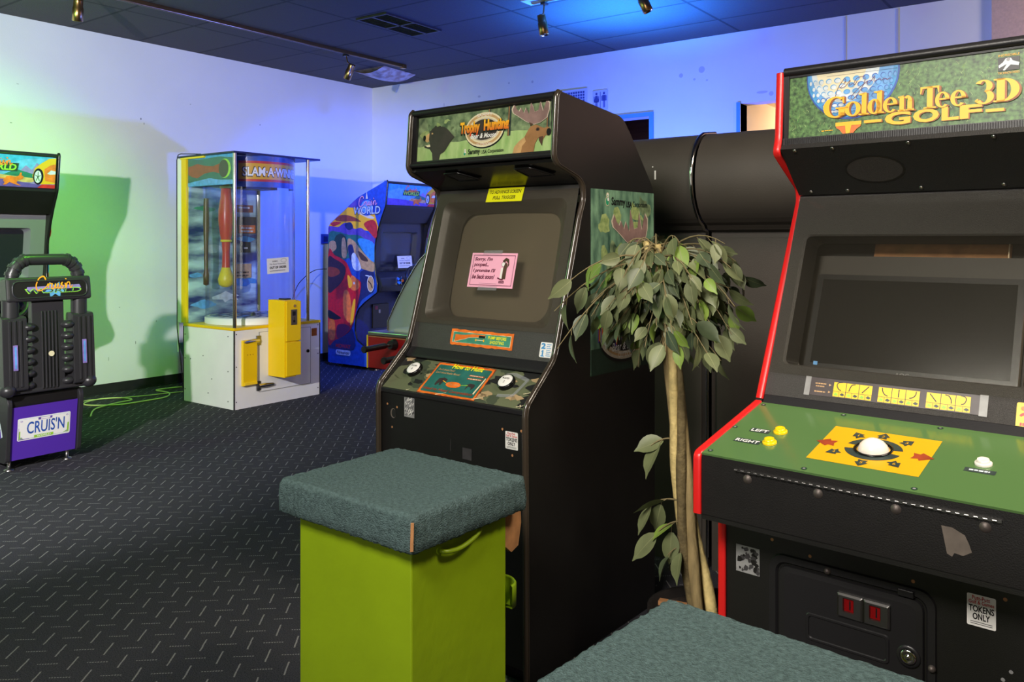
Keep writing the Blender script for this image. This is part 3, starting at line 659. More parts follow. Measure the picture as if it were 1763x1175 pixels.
    def loop(x0_, x1_, y0_, y1_, r, h): return [p(x, y, h) for x, y in rr(x0_, x1_, y0_, y1_, r, 5)]
    m = MB().mat('bezel_grain'); wI = W - .0185
    outer = [p(x, y, 0) for x, y in rr(-wI, wI, 0.0, L, .0005, 5)]
    m.loft([outer, loop(-.285, .285, .105, .548, .035, 0)])
    m.mat('bezel_smooth'); m.smooth = True
    m.loft([loop(-.285, .285, .105, .548, .035, 0), loop(-.279, .279, .111, .542, .033, -.004), loop(-.268, .268, .116, .537, .03, -.014), loop(-.262, .262, .120, .533, .03, -.018), loop(-.236, .222, .132, .520, .06, -.066)], smooth=True)
    bz = m.build('screen_bezel', t)
    m = MB().mat('crt_glass'); nx, ny = 16, 14; vs = []
    for j in range(ny + 1):
        for i in range(nx + 1):
            a, b = i / nx * 2 - 1, j / ny * 2 - 1
            vs.append(p(-.007 + a * .245, .326 + b * .212, -.090 + .034 * (1 - .5 * a * a - .5 * b * b)))
    m.add(vs, [(j * (nx + 1) + i, j * (nx + 1) + i + 1, (j + 1) * (nx + 1) + i + 1, (j + 1) * (nx + 1) + i) for j in range(ny) for i in range(nx)], True)
    m.build('picture_tube', t)
    m = MB().mat('screen_glass'); m.plate(p, [(-wI + .001, .092), (wI - .001, .092), (wI - .001, L - .014), (-wI + .001, L - .014)], .0015, .0045); m.build('screen_cover', t)
    m = MB(); m.poly(p, [(-.077, .541), (.089, .541), (.094, .592), (-.071, .592)], .0052, 'ink_signyellow')
    m.text(p, 'TO ADVANCE SCREEN', -.063, .571, .144, .013, 'ink_black', .0056, .2, .015); m.text(p, 'PULL TRIGGER', -.045, .550, .104, .013, 'ink_black', .0056, .2, .015); m.build('instruction_label', bz)
    # instruction plaque under the screen
    m = MB(); wavy_frame(m, p, -.131, .151, .024, .079, 0, .0014, 'ink_orange', .0016, 2); wavy_frame(m, p, -.122, .142, .033, .070, 0, .0018, 'ink_cream', .001, 3); m.rect(p, -.120, .140, .034, .069, .0022, 'ink_teal')
    m.poly(p, [(-.114, .040), (-.080, .050), (-.066, .057), (-.030, .062), (.030, .063), (.030, .057), (.02, .056), (-.02, .055), (-.048, .052), (-.06, .047), (-.078, .043), (-.112, .034)], .0026, 'ink_cream')
    m.poly(p, [(-.110, .0605), (-.078, .0605), (-.064, .0612), (-.03, .0655), (.028, .0662), (.028, .0575), (-.01, .057), (-.046, .054), (-.062, .048), (-.078, .0445), (-.110, .036)], .003, 'ink_orange')
    m.rect(p, 0.0, .029, .0555, .063, .0034, 'ink_black'); m.rect(p, -.012, .026, .046, .0485, .0034, 'ink_cream'); m.rect(p, -.014, -.009, .043, .051, .0036, 'ink_gold'); m.rect(p, .022, .027, .043, .051, .0036, 'ink_gold')
    m.text(p, 'PUMP BEFORE', .042, .054, .080, .011, 'ink_signyellow', .003, 0, .02); m.text(p, 'SHOOTING', .052, .039, .062, .011, 'ink_signyellow', .003, 0, .02); m.build('instruction_plaque', bz)
    m = MB(); m.poly(p, rr(.266, .314, .014, .063, .005), .0014, 'ink_white'); m.text(p, '2', .270, .041, .018, .019, 'ink_ltblue', .002, 0, .05); m.text(p, '1', .2765, .018, .005, .019, 'ink_ltblue', .002, 0, .05); m.poly(p, [(.2715, .030), (.277, .037), (.277, .033)], .002, 'ink_ltblue'); m.rect(p, .272, .286, .0165, .0195, .002, 'ink_ltblue')
    for k in range(7): m.rect(p, .292, .310 - .004 * (k % 2), .019 + .006 * k, .0212 + .006 * k, .002, 'ink_ltblue')
    m.build('price_label', bz)
    # control panel
    m = MB().mat('black_plastic'); slab(m, .124, .938, .150, .965, -wI, wI, .03); slab(m, .122, .930, .126, .942, -wI, wI, .03); m.build('panel_ledge', t, .003)
    c0, c1 = (.006, .831), (.128, .925); p = face(0, c0[0], c0[1], c1[0], c1[1]); L = math.hypot(.122, .094); cp = MB()
    cp.plate(p, [(-wI, 0), (wI, 0), (wI, L), (-wI, L)], -.02, 0, 'ink_camo1')
    r_ = random.Random(11)
    for i in range(70):
        cx, cy, s = r_.uniform(-.32, .32), r_.uniform(0, L), r_.uniform(.014, .034); k0 = r_.uniform(0, 6)
        pts = [(max(-wI, min(wI, cx + s * 1.5 * r_.uniform(.45, 1.25) * cos(k * .628 + k0))), max(0, min(L, cy + .75 * s * r_.uniform(.45, 1.25) * sin(k * .628 + k0)))) for k in range(10)]
        cp.poly(p, pts, .0003 + .00012 * (i % 6), ('ink_camo2', 'ink_camo3', 'ink_camo1', 'ink_camo2', 'ink_camo3', 'ink_camo4' if i % 2 else 'ink_camo2')[i % 6])
    for a, b in (((.28, .064), (.32, .084)), ((.10, .012), (.14, .028)), ((-.06, .008), (-.02, .022)), ((.285, .010), (.31, .022)), ((.295, .020), (.30, .006)), ((-.20, .006), (-.19, .014))): cp.stroke(p, [a, ((a[0] + b[0]) / 2 + .004, (a[1] + b[1]) / 2), b], .003, .0026, 'ink_cream', .0008)
    cpo = cp.build('control_panel', t)
    m = MB(); x0, x1 = -.150, .112
    wavy_frame(m, p, x0, x1, .006, L - .004, 0, .0016, 'ink_rust', .0015, 6); wavy_frame(m, p, x0 + .002, x1 - .002, .008, L - .006, 0, .0019, 'ink_orange', .0025, 8); m.poly(p, rr(x0 + .010, x1 - .010, .015, L - .014, .006), .0022, 'ink_teal_dk')
    m.text(p, 'How to Hunt', -.075, L - .026, .14, .021, 'ink_signyellow', .003, .15, .02)
    m.text(p, "Don't shoot Does!", -.128, L - .040, .075, .009, 'ink_tan', .0027, 0, .01); m.text(p, "Don't shoot Smaller Moose!", -.130, L - .054, .11, .009, 'ink_tan', .0027, 0, .01)
    for k in range(2): m.rect(p, .022, .088, L - .050 - .014 * k, L - .043 - .014 * k, .0027, 'ink_rust'); m.scribble(p, .026, L - .0480 - .014 * k, .058, .003, 'ink_cream', .003, 5)
    m.ell(p, -.016, .058, .034, .013, .003, 'ink_orange', 12); m.text(p, 'VITAL AREA', -.042, .054, .052, .008, 'ink_tan', .0034)
    m.poly(p, [(-.098, .062), (-.095, .078), (-.075, .084), (-.056, .078), (-.056, .068), (-.068, .064), (-.070, .048), (-.078, .05), (-.080, .062), (-.090, .046), (-.097, .048)], .0028, 'ink_bear')
    m.poly(p, [(.040, .068), (.050, .074), (.072, .072), (.076, .060), (.068, .046), (.064, .058), (.050, .060), (.044, .044), (.042, .06)], .0028, 'ink_bear'); m.stroke(p, [(-.072, .070), (-.05, .062)], .002, .0032, 'ink_gold'); m.stroke(p, [(.018, .060), (.046, .064)], .002, .0032, 'ink_lime')
    m.text(p, 'Head to Head Competition', -.135, .020, .225, .015, 'ink_rust', .003, .15, .02); m.poly(p, [(.088, .034), (.094, .030), (.100, .100), (.096, .106)], .0032, 'ink_cream')
    m.build('instruction_card', cpo)
    for x, txt in ((-.232, '1'), (.190, '2')):
        m = MB().mat('black_gloss'); m.lathe([(.031, 0), (.031, .012), (.027, .016), (.026, .012)], p(x, .098, 0), p.n, 28); m.mat('ink_white'); m.lathe([(0, .0165), (.022, .0165), (.026, .0145), (.026, .010)], p(x, .098, 0), p.n, 28)
        m.text(p, 'PLAYER', x - .014, .103, .028, .0065, 'ink_black', .0172, 0, .01); m.text(p, txt, x - (.001 if txt == '1' else .0025), .087, .002 if txt == '1' else .005, .009, 'ink_black', .0172); m.build('start_button', cpo)
    m = MB(); m.stroke(p, [(.165, .132), (.20, .138), (.245, .126), (.262, .120)], .014, .0024, 'tape'); m.stroke(p, [(.262, .124), (.250, .07), (.244, .050)], .012, .0026, 'tape'); m.stroke(p, [(.246, .052), (.21, .046), (.185, .044)], .012, .0024, 'tape'); m.build('tape_strip', cpo)
    # lower front
    m = MB().mat('black_side'); slab(m, .010, .04, .008, .824, -wI, wI, .02); p = Pl((0, .0085, 0), (1, 0, 0), (0, 0, 1))
    m.ell(p, -.262, .749, .014, .017, .0008, 'ink_stain'); m.ell(p, -.259, .749, .011, .0145, .0012, 'vent_dark')
    for x, y in ((-.292, .778), (-.243, .772), (-.268, .70), (.235, .765), (.310, .770), (.275, .69), (.325, .765)): m.ell(p, x, y, .004, .004, .0009, 'wood_raw', 10)
    m.rect(p, .066, .106, .645, .682, .0006, 'ink_darkgrey'); m.rect(p, .012, .014, .66, .70, .0006, 'ink_darkgrey'); fp_ = m.build('front_panel', t)
    m = MB().mat('black_plastic'); m.box(-wI, wI, .002, .03, .818, .835); m.build('panel_edge', t, .003)
    m = MB().mat('black_gloss'); m.box(-wI, wI, .02, .05, 0.0, .05); m.build('kick_board', t)
    p = Pl((0, .0085, 0), (1, 0, 0), (0, 0, 1)); m = MB()
    m.rect(p, -.207, -.157, .745, .812, .0008, 'ink_grey')
    r_ = random.Random(2)
    for i in range(60): x, y = r_.uniform(-.204, -.164), r_.uniform(.749, .805); m.stroke(p, [(x, y), (x + .006, y + .008)], .0022, .0012 + .0001 * (i % 4), 'ink_white' if i % 2 else 'ink_darkgrey')
    m.build('torn_sticker', fp_)
    m = MB(); token_sticker(m, p, .247, .297, .708, .762, .0009); m.build('token_sticker', fp_)
    # taped notice
    p = face(0, b0[0], b0[1], b1[0], b1[1]); c = p(0.010, .292, .0052)
    n = thing('paper_notice', 'pink paper notice with dark red lettering taped to the hunting game screen', 'notice', t.matrix_basis @ c if False else c)
    n.rotation_euler = (0, 0, R(-3.2)); mw = Matrix.Translation((-1.7858, 2.0587, 0)) @ Matrix.Rotation(R(-3.2), 4, 'Z'); n.location = mw @ c
    q = Pl((0, 0, 0), p.u, p.v); m = MB(); hw, hh = .1035, .0615
    m.plate(q, [(-hw, -hh), (hw, -hh), (hw, hh), (-hw, hh)], .0004, .0009, 'ink_pink'); h = .0013
    for k in range(38):
        x = -.093 + k * .005; m.rect(q, x, x + .0036, .0515, .0545, h, 'ink_maroon'); m.rect(q, x, x + .0036, -.0545, -.0515, h)
    for k in range(22):
        y = -.0525 + k * .0048; m.rect(q, -.0945, -.092, y, y + .0035, h); m.rect(q, .094, .0965, y, y + .0035, h)
    for k, (s, w) in enumerate((("Sorry, I'm", .084), ('pooped...', .070), ("I promise I'll", .104), ('be back soon!', .104))):
        m.text(q, s, -.088, .030 - .0205 * k, w, .0165 if k != 1 else .0175, 'ink_maroon', h, .25, .035)
    m.poly(q, [(.042, .034), (.056, .046), (.070, .040), (.074, .020), (.066, .008), (.068, .026), (.058, .034), (.050, .026)], h, 'ink_brown')
    m.poly(q, [(.056, .030), (.066, .024), (.066, -.030), (.050, -.030), (.050, .010)], h + .0003, 'ink_brown'); m.ell(q, .049, .022, .009, .009, h, 'ink_white', 16); m.ring(q, .049, .022, .009, .009, .008, .008, h + .0004, 'ink_maroon')
    m.rect(q, .040, .049, -.028, .010, h, 'ink_white'); m.stroke(q, [(.030, -.026), (.044, -.031), (.056, -.032)], .005, h, 'ink_maroon'); m.rect(q, .038, .062, -.045, -.036, h, 'ink_maroon'); m.text(q, 'Putt-Putt', .040, -.043, .02, .005, 'ink_pink', h + .0004)
    m.rect(q, -.05, .03, -.0475, -.0468, h, 'ink_maroon'); m.build('sheet', n)
    for y0_, y1_ in ((.056, .072), (-.072, -.056)):
        m = MB(); m.poly(q, [(-.052, y0_), (.034, y0_ + .002), (.036, y1_), (-.05, y1_ - .002)], .0014 if y0_ < 0 else .0014, 'tape'); m.build('tape', n)
hunting_cabinet()

# ================================================================== GOLF CABINET
def serif_glyph(ch):
    def rect(a, b, c, d): return [(a, c), (b, c), (b, d), (a, d)]
    def arc(cx, cy, ax, ay, bx, by, a0, a1, n=18):
        return [[(cx + ax * cos(R(a0 + (a1 - a0) * i / n)), cy + ay * sin(R(a0 + (a1 - a0) * i / n))), (cx + ax * cos(R(a0 + (a1 - a0) * (i + 1) / n)), cy + ay * sin(R(a0 + (a1 - a0) * (i + 1) / n))),
                 (cx + bx * cos(R(a0 + (a1 - a0) * (i + 1) / n)), cy + by * sin(R(a0 + (a1 - a0) * (i + 1) / n))), (cx + bx * cos(R(a0 + (a1 - a0) * i / n)), cy + by * sin(R(a0 + (a1 - a0) * i / n)))] for i in range(n)]
    if ch == 'G': return arc(.5, .5, .5, .52, .26, .45, 48, 322) + [rect(.62, .86, .08, .44), rect(.50, 1.0, .40, .48), [(.74, .98), (.84, .98), (.84, .66), (.78, .66)], [(.62, .08), (.86, .08), (.86, .16), (.62, .02)]]
    if ch == 'o': return arc(.5, .34, .5, .36, .22, .29, 0, 360, 26)
    if ch == 'l': return [rect(.28, .74, 0, 1.04), rect(0, 1, 0, .07), [(0, .96), (.28, .94), (.74, 1.06), (0, 1.02)]]
    if ch == 'd': return arc(.40, .34, .40, .36, .14, .29, 0, 360, 26) + [rect(.56, .86, 0, 1.06), rect(.56, 1.0, 0, .07), [(.36, 1.0), (.60, .96), (.86, 1.08), (.36, 1.05)]]
    if ch == 'e': return arc(.5, .34, .5, .36, .22, .29, 0, 318, 24) + [rect(.24, 1.0, .34, .41)]
    if ch == 'n': return [rect(.10, .38, 0, .68), rect(0, .48, 0, .07), [(0, .62), (.1, .62), (.38, .72), (0, .68)], rect(.60, .88, 0, .46), rect(.52, 1.0, 0, .07)] + arc(.60, .42, .28, .28, .02, .20, 0, 140, 10)
    if ch == 'T': return [rect(.36, .66, 0, 1.0), rect(.18, .84, 0, .07), rect(0, 1.0, .92, 1.0), [(0, .92), (.12, .92), (.04, .68), (0, .68)], [(.88, .92), (1, .92), (1, .68), (.96, .68)]]
    if ch == '3': return arc(.42, .74, .46, .28, .16, .22, -75, 150, 18) + arc(.44, .27, .52, .31, .18, .24, -150, 80, 20) + [[(.02, .16), (.16, .22), (.16, .10), (.0, .08)]]
    if ch == 'D': return arc(.36, .5, .64, .5, .32, .43, -90, 90, 20) + [rect(.12, .44, 0, 1.0), rect(0, .4, 0, .07), rect(0, .4, .93, 1.0)]
def golf_cabinet():
    W = 0.325; WR = 0.385
    t = thing('arcade_cabinet', 'black upright golf arcade cabinet with red edges and green trackball panel', 'arcade machine', (-0.4894, 1.7964, 0), -4.7)
    prof = [(0.125, 0.0), (0.125, 0.70), (0.0, 0.708), (0.0, 0.852), (0.330, 0.925), (0.604, 1.466), (0.596, 1.499), (0.441, 1.588), (0.456, 1.629), (0.468, 1.812), (0.50, 1.822), (0.74, 1.80), (0.76, 1.78), (0.76, 0.0)]
    fp = fillet(prof, 0.012, 2)
    for sx in (-1, 1):
        m = MB().mat('black_side'); a, b = (WR - 0.018, WR) if sx > 0 else (-W, -W + 0.018); m.prism(fp, 'x', a, b); side = m.build('side_panel', t)
        def band(pts, name='edge_molding'):
            mm = MB().mat('red_molding'); q = fillet(pts, .014, 3, False)
            lo, hi = (WR - .0185, WR + .001) if sx > 0 else (-W - .001, -W + .0185)
            n = len(q); vs = []
            for i, pt in enumerate(q):
                a_ = Vector(q[max(0, i - 1)]); b_ = Vector(q[min(n - 1, i + 1)]); d = (b_ - a_).normalized(); nn = Vector((-d.y, d.x))
                if True: out = Vector((pt[0], pt[1])) + nn * .0045; inn = Vector((pt[0], pt[1])) - nn * .004
                vs += [(lo, inn.x, inn.y), (lo, out.x - nn.x * .002, out.y - nn.y * .002), (lo + .003, out.x, out.y), (hi - .003, out.x, out.y), (hi, out.x - nn.x * .002, out.y - nn.y * .002), (hi, inn.x, inn.y)]
            fs = [(i * 6 + k, i * 6 + (k + 1) % 6, (i + 1) * 6 + (k + 1) % 6, (i + 1) * 6 + k) for i in range(n - 1) for k in range(6)]
            mm.add(vs, fs, True); mm.add(vs[:6], [list(range(6))], False); mm.add(vs[-6:], [list(range(6))], False)
            return mm.build(name, t)
        band([(.1245, .02), (.1245, .70)]); band([(0, .712), (0, .852), (.328, .9245)]); band([(.335, .932), (.604, 1.466), (.596, 1.499), (.441, 1.588), (.456, 1.629), (.468, 1.812)])
    wI = W - .0185; wJ = WR - .0185
    m = MB().mat('black_vinyl'); m.box(-wI, wJ, .735, .755, .04, 1.79); m.build('back_panel', t)
    m = MB().mat('black_vinyl'); slab(m, .49, 1.816, .74, 1.795, -wI, wJ, .016); m.build('top_panel', t)
    # marquee
    m = MB().mat('black_plastic'); m.tube([(-wI, .478, 1.812), (wJ, .478, 1.812)], .013, 10); slab(m, .472, 1.795, .476, 1.815, -wI, wJ, .03)
    slab(m, .459, 1.602, .461, 1.629, -wI, wJ, .03); m.box(-wI, -.291, .468, .50, 1.63, 1.80); m.box(.353, wJ, .468, .50, 1.63, 1.80)
    for k in range(120): x = -.30 + k * .00546; m.box(x, x + .0022, .4578, .461, 1.604, 1.627)
    fr = m.build('marquee_frame', t)
    p = face(0, .462, 1.61, .477, 1.81); m = MB(); x0, x1, y0, y1 = -.291, .353, .019, .186
    m.plate(p, [(x0, y0), (x1, y0), (x1, y1), (x0, y1)], -.006, 0, 'ink_turf')
    r_ = random.Random(4)
    for i in range(420):
        x, y = r_.uniform(x0 + .004, x1 - .006), r_.uniform(y0 + .003, y1 - .012); a = r_.uniform(.6, 2.5); l = r_.uniform(.006, .013)
        xe, ye = min(x1 - .001, max(x0 + .001, x + l * cos(a))), min(y1 - .001, y + l * sin(a))
        m.stroke(p, [(x, y), ((x + xe) / 2 + .001, (y + ye) / 2), (xe, ye)], .0012, .0003 + .00005 * (i % 5), ('leaf_bright', 'ink_foliage', 'ink_green', 'ink_dkgreen', 'ink_meadow')[i % 5], .0003)
    cx, cy, rr_ = -.125, .176, .119
    def disc(rad, ox=0, oy=0, h=0, mat='', sx=1, sy=1):
        pts = [(cx + ox + rad * sx * cos(R(a)), cy + oy + rad * sy * sin(R(a))) for a in range(0, 360, 8)]
        pts = [(a, min(b, y1 - .0005)) for a, b in pts]; m.poly(p, pts, h, mat)
    disc(rr_, 0, 0, .0012, 'ink_blue'); disc(rr_ * .97, -.001, .002, .0014, 'ink_ltblue'); disc(rr_ * .90, -.003, .008, .0016, 'ink_sky'); disc(rr_ * .74, -.018, .016, .0018, 'ink_pale'); disc(rr_ * .55, -.028, .020, .0020, 'ink_cream')
    for row in range(7):
        for k in range(-7, 8):
            ang = k * .21 + (row % 2) * .105; dy = -row * .0165; u_ = sin(ang) * math.sqrt(max(0, rr_ ** 2 - dy ** 2)); x, y = cx + u_, cy + .004 + dy
            if abs(ang) > 1.4 or (x - cx) ** 2 + (y - cy) ** 2 > (rr_ * .93) ** 2 or y > y1 - .007: continue
            w = .0088 * max(.35, cos(ang)); hgt = .0072 * max(.5, math.sqrt(max(0, 1 - (dy / rr_) ** 2)))
            m.ell(p, x, y, w, hgt, .0024, 'ink_blue' if u_ > .02 or dy < -.055 else 'ink_ltblue', 14); m.ell(p, x + w * .14, y - hgt * .16, w * .85, hgt * .82, .0026, 'ink_sky' if u_ > -.02 else 'ink_pale', 14)
    m.rect(p, -.19, -.012, .1766, .1772, .003, 'ink_navy')
    sig = smoothpath([(-.166, .118), (-.160, .140), (-.148, .160), (-.142, .166), (-.140, .158), (-.150, .146), (-.154, .142), (-.142, .144), (-.134, .152), (-.128, .160), (-.130, .146), (-.122, .150), (-.116, .146), (-.110, .156)], 4)
    m.stroke(p, sig, .0013, .0032, 'ink_maroon')
    sig = smoothpath([(-.118, .150), (-.112, .162), (-.098, .166), (-.090, .160), (-.096, .140), (-.112, .116), (-.122, .108), (-.124, .116), (-.108, .134), (-.090, .148), (-.084, .152), (-.086, .146), (-.078, .148), (-.072, .156), (-.066, .164), (-.068, .150), (-.060, .152), (-.054, .156), (-.050, .150), (-.042, .154), (-.036, .150), (-.028, .154)], 4)
    m.stroke(p, sig, .0013, .0032, 'ink_maroon')
    m.poly(p, [(-.163, .048), (-.097, .048), (-.099, .036), (-.108, .030), (-.117, .0195), (-.144, .0195), (-.152, .030), (-.161, .036)], .0030, 'ink_orange'); m.rect(p, -.163, -.097, .040, .050, .0034, 'ink_gold'); m.poly(p, [(-.138, .040), (-.122, .040), (-.126, .0195), (-.136, .0195)], .0034, 'ink_gold')
    cap, base = .055, .064
    for ch, a, b in (('G', -.196, -.131), ('o', -.140, -.099), ('l', -.104, -.078), ('d', -.082, -.041), ('e', -.044, -.009), ('n', -.008, .030), ('T', .044, .087), ('e', .078, .110), ('e', .112, .146), ('3', .165, .207), ('D', .204, .257)):
        for poly in serif_glyph(ch):
            for q in range(3): m.poly(p, [(a + x * (b - a) + .0045 - .0015 * q, base + y * cap + .0006 * q - .002) for x, y in poly], .0036 + .0003 * q, 'ink_gold_dk')
            m.poly(p, [(a + x * (b - a), base + y * cap) for x, y in poly], .0050, 'ink_gold')
    for ch, a, b in (('G', -.039, .022), ('O', .028, .087), ('L', .093, .131), ('F', .133, .180)):
        m.text(p, ch, a + .003, .0295, b - a, .033, 'ink_gold_dk', .0036, 0, .04); m.text(p, ch, a, .031, b - a, .033, 'ink_gold', .0042, 0, .04)
    for a, b in ((-.090, -.047), (.188, .226)): m.rect(p, a + .003, b + .003, .0405, .0475, .0036, 'ink_gold_dk'); m.rect(p, a, b, .042, .049, .0042, 'ink_gold')
    m.rect(p, .212, .256, .137, .168, .0026, 'ink_black')
    m.poly(p, [(.213, .150), (.222, .157), (.228, .166), (.238, .166), (.242, .159), (.256, .153), (.254, .146), (.238, .150), (.226, .137), (.222, .138), (.230, .152), (.214, .144)], .003, 'ink_pale'); m.ell(p, .233, .163, .004, .004, .0033, 'ink_grey')
    m.text(p, 'INCREDIBLE', .212, .171, .044, .005, 'ink_gold', .0028); m.text(p, 'TECHNOLOGIES', .212, .129, .044, .005, 'ink_gold', .0028)
    m.scribble(p, -.20, .030, .03, .0025, 'ink_gold', .002, 4); m.build('marquee_sign', fr)
    # speaker panel
    m = MB().mat('black_rough'); slab(m, .445, 1.598, .575, 1.478, -wI, wJ, -.018); so = m.build('speaker_panel', t); L = math.hypot(.13, .12)
    p = Pl((0, .5745, 1.4785), (1, 0, 0), (0, -.13, .12)); 
    m = MB().mat('black_vinyl'); m.ring(p, -.08, .085, .075, .048, .070, .044, .0012); m.ell(p, -.08, .085, .07, .044, .0009, 'bezel_grain', 36); m.build('speaker_grille', so)
    for x in (-.268, -.167, .020, .207):
        for y in (.012, .168): m = MB().mat('steel'); screw(m, p, x, y, .006, .001); m.build('screw', so)
    # bezel
    b0, b1 = (.340, .930), (.585, 1.478); p = face(0, b0[0], b0[1], b1[0], b1[1]); L = math.hypot(b1[0] - b0[0], b1[1] - b0[1])
    def loop(x0_, x1_, y0_, y1_, r, h, k=0):
        return [p(x * (1 - k * (y - y0_)), y, h) for x, y in rr(x0_, x1_, y0_, y1_, r, 5)]
    m = MB().mat('bezel_grain'); outer = [p(x, y, 0) for x, y in rr(-wI, wJ, 0.0, L, .0005, 5)]
    m.loft([outer, loop(-.275, .290, .100, .478, .018, 0)]); m.loft([loop(-.275, .290, .100, .478, .018, 0), loop(-.268, .283, .104, .474, .015, -.004)]); m.mat('black_vinyl'); m.loft([loop(-.268, .283, .104, .474, .015, -.004), loop(-.250, .272, .108, .470, .02, -.045)]); bz = m.build('screen_bezel', t)
    m = MB().mat('black_rough'); m.plate(p, [(-.30, .03), (.30, .03), (.30, .50), (-.30, .50)], -.125, -.12); m.mat('wood_raw'); m.plate(p, [(-.12, .40), (.21, .40), (.21, .50), (-.12, .50)], -.12, -.115); m.mat('passage_paint'); m.plate(p, [(.262, .06), (.30, .06), (.30, .50), (.262, .50)], -.12, -.10); m.plate(p, [(.206, .40), (.209, .40), (.209, .50), (.206, .50)], -.1, -.097); m.build('mounting_board', t)
    mo = MB().mat('lcd_frame'); mo.plate(p, rr(-.238, .258, .100, .381, .008), -.085, -.052); mo.mat('bezel_smooth'); mo.plate(p, rr(-.30, .262, .09, .45, .004), -.095, -.086); mo.mat('lcd_black'); mo.plate(p, [(-.222, .128), (.242, .128), (.242, .366), (-.222, .366)], -.054, -.0515); moo = mo.build('monitor', t)
    m = MB(); m.text(p, 'AOC', -.008, .112, .034, .009, 'ink_grey', -.0512, .1, .01); m.build('monitor_badge', moo); m = MB(); m.rect(p, -.213, -.202, .122, .132, -.0510, 'ink_sky'); m.build('energy_sticker', moo)
    m = MB().mat('golf_glass'); m.plate(p, [(-wI + .002, .075), (wJ - .002, .075), (wJ - .002, L - .01), (-wI + .002, L - .01)], .0015, .0045); m.build('screen_cover', t)
    # shot chart strip
    m = MB(); m.plate(p, [(-.196, .028), (.210, .028), (.210, .074), (-.196, .074)], .0002, .0008, 'ink_bear'); m.rect(p, -.204, -.190, .026, .076, .0011, 'ink_grey'); m.rect(p, .196, .213, .026, .076, .0011, 'ink_grey')
    m.scribble(p, -.178, .058, .028, .003, 'ink_tan', .0012, 4); m.scribble(p, -.176, .051, .022, .003, 'ink_tan', .0012, 4); m.scribble(p, -.178, .037, .028, .003, 'ink_tan', .0012, 4)
    for y in (.055, .037): m.poly(p, [(-.143, y), (-.137, y + .003), (-.143, y + .006)], .0012, 'ink_tan')
    arcs = {0: [(.018, .012), (.008, .010), (.005, .003), (.010, -.006), (.016, -.009)], 1: [(.018, .010), (.010, .008), (.006, 0), (.004, -.009)], 2: [(.019, .009), (.004, -.009)], 3: [(.005, .010), (.007, .001), (.012, -.006), (.019, -.009)], 4: [(.012, .010), (.012, -.009)],
            5: [(.019, .010), (.018, .001), (.012, -.006), (.005, -.008)], 6: [(.004, .009), (.019, -.009)], 7: [(.005, .010), (.013, .008), (.018, 0), (.019, -.009)], 8: [(.006, .012), (.015, .010), (.018, .003), (.014, -.006), (.008, -.008)]}
    for i in range(9):
        x = -.131 + i * .0315 + (i // 3) * .0135
        m.rect(p, x, x + .030, .0305, .0675, .0012, 'ink_signyellow' if False else 'yellow_paint'); m.rect(p, x, x + .030, .0435, .0443, .0015, 'ink_brown'); m.rect(p, x + .0146, x + .0154, .0305, .0435, .0015, 'ink_brown')
        m.stroke(p, [(x + .003 + a, .056 + b) for a, b in smoothpath(arcs[i], 4)], .0022, .0016, 'ink_black'); 
        m.poly(p, [(x + .002, .034), (x + .006, .041), (x + .013, .037), (x + .010, .033)], .0016, 'ink_lime'); m.poly(p, [(x + .017, .036), (x + .022, .041), (x + .029, .037), (x + .024, .033)], .0016, 'ink_slate')
    m.build('shot_chart', bz)
    m = MB(); m.plate(p, rr(.269, .303, .008, .068, .004), .0002, .0008, 'yellow_paint'); m.ell(p, .287, .055, .010, .006, .0012, 'ink_orange'); m.ring(p, .287, .034, .013, .012, .008, .006, .0012, 'ink_red', 20, 160); m.scribble(p, .277, .016, .02, .007, 'ink_red', .0012, 3); m.build('tip_label', bz)
    m = MB().mat('black_plastic'); slab(m, .322, .915, .345, .945, -wI, wJ, .02); m.build('panel_ledge', t, .003)
    # control panel
    p = face(0, 0.002, .8545, .330, .9245); L = math.hypot(.328, .07); m = MB().mat('ink_cp_green'); m.plate(p, [(-wI, 0), (wJ, 0), (wJ, L), (-wI, L)], -.018, 0)
    for x, y in ((-.300, .162), (-.293, .018), (-.069, .013), (.153, .013), (-.091, .322), (.126, .322), (-.295, .318)): m.ell(p, x, y, .0065, .0065, .0006, 'ink_dkgreen', 12); m.ell(p, x, y, .003, .003, .0009, 'ink_grey', 8)
    r_ = random.Random(9)
    def splotch(cx_, cy_, sx_, sy_, h_):
        m.poly(p, [(cx_ + sx_ * r_.uniform(.6, 1.1) * cos(k * .45), cy_ + sy_ * r_.uniform(.6, 1.1) * sin(k * .45)) for k in range(14)], h_, 'ink_ltblue')
    cpo = None
    m.poly(p, [(-.093, .066), (.157, .066), (.137, .252), (-.090, .252)] if False else [(-.085, .065), (.147, .065), (.147, .252), (-.085, .252)], .0005, 'ink_mustard')
    bx, by = .030, .158
    m.ring(p, bx, by, .060, .055, .040, .040, .0009, 'ink_slate', 12, 168); m.ring(p, bx, by, .060, .055, .040, .040, .0009, 'ink_slate', 192, 348)
    def arrow(ang, dist, s, mat, hh):
        d = Vector((cos(R(ang)), sin(R(ang)))); q = Vector((-d.y, d.x)); c = Vector((bx, by)) + Vector((d.x * dist, d.y * dist * .82))
        P_ = [d * s, q * s * .75, q * s * .42 - d * .15 * s, q * s * .55 - d * s * .7, -d * s * .55, -q * s * .55 - d * s * .7, -q * s * .42 - d * .15 * s, -q * s * .75]
        m.poly(p, [(c.x + v.x, c.y + v.y) for v in P_], hh, mat); return c
    for ang, num in ((125, '1'), (90, '2'), (52, '3'), (215, '4'), (268, '5'), (312, '6')):
        c = arrow(ang, .088, .019, 'ink_slate', .0010); m.text(p, num, c.x - (.001 if num == '1' else .003), c.y - .005, .002 if num == '1' else .006, .010, 'ink_mustard', .0014)
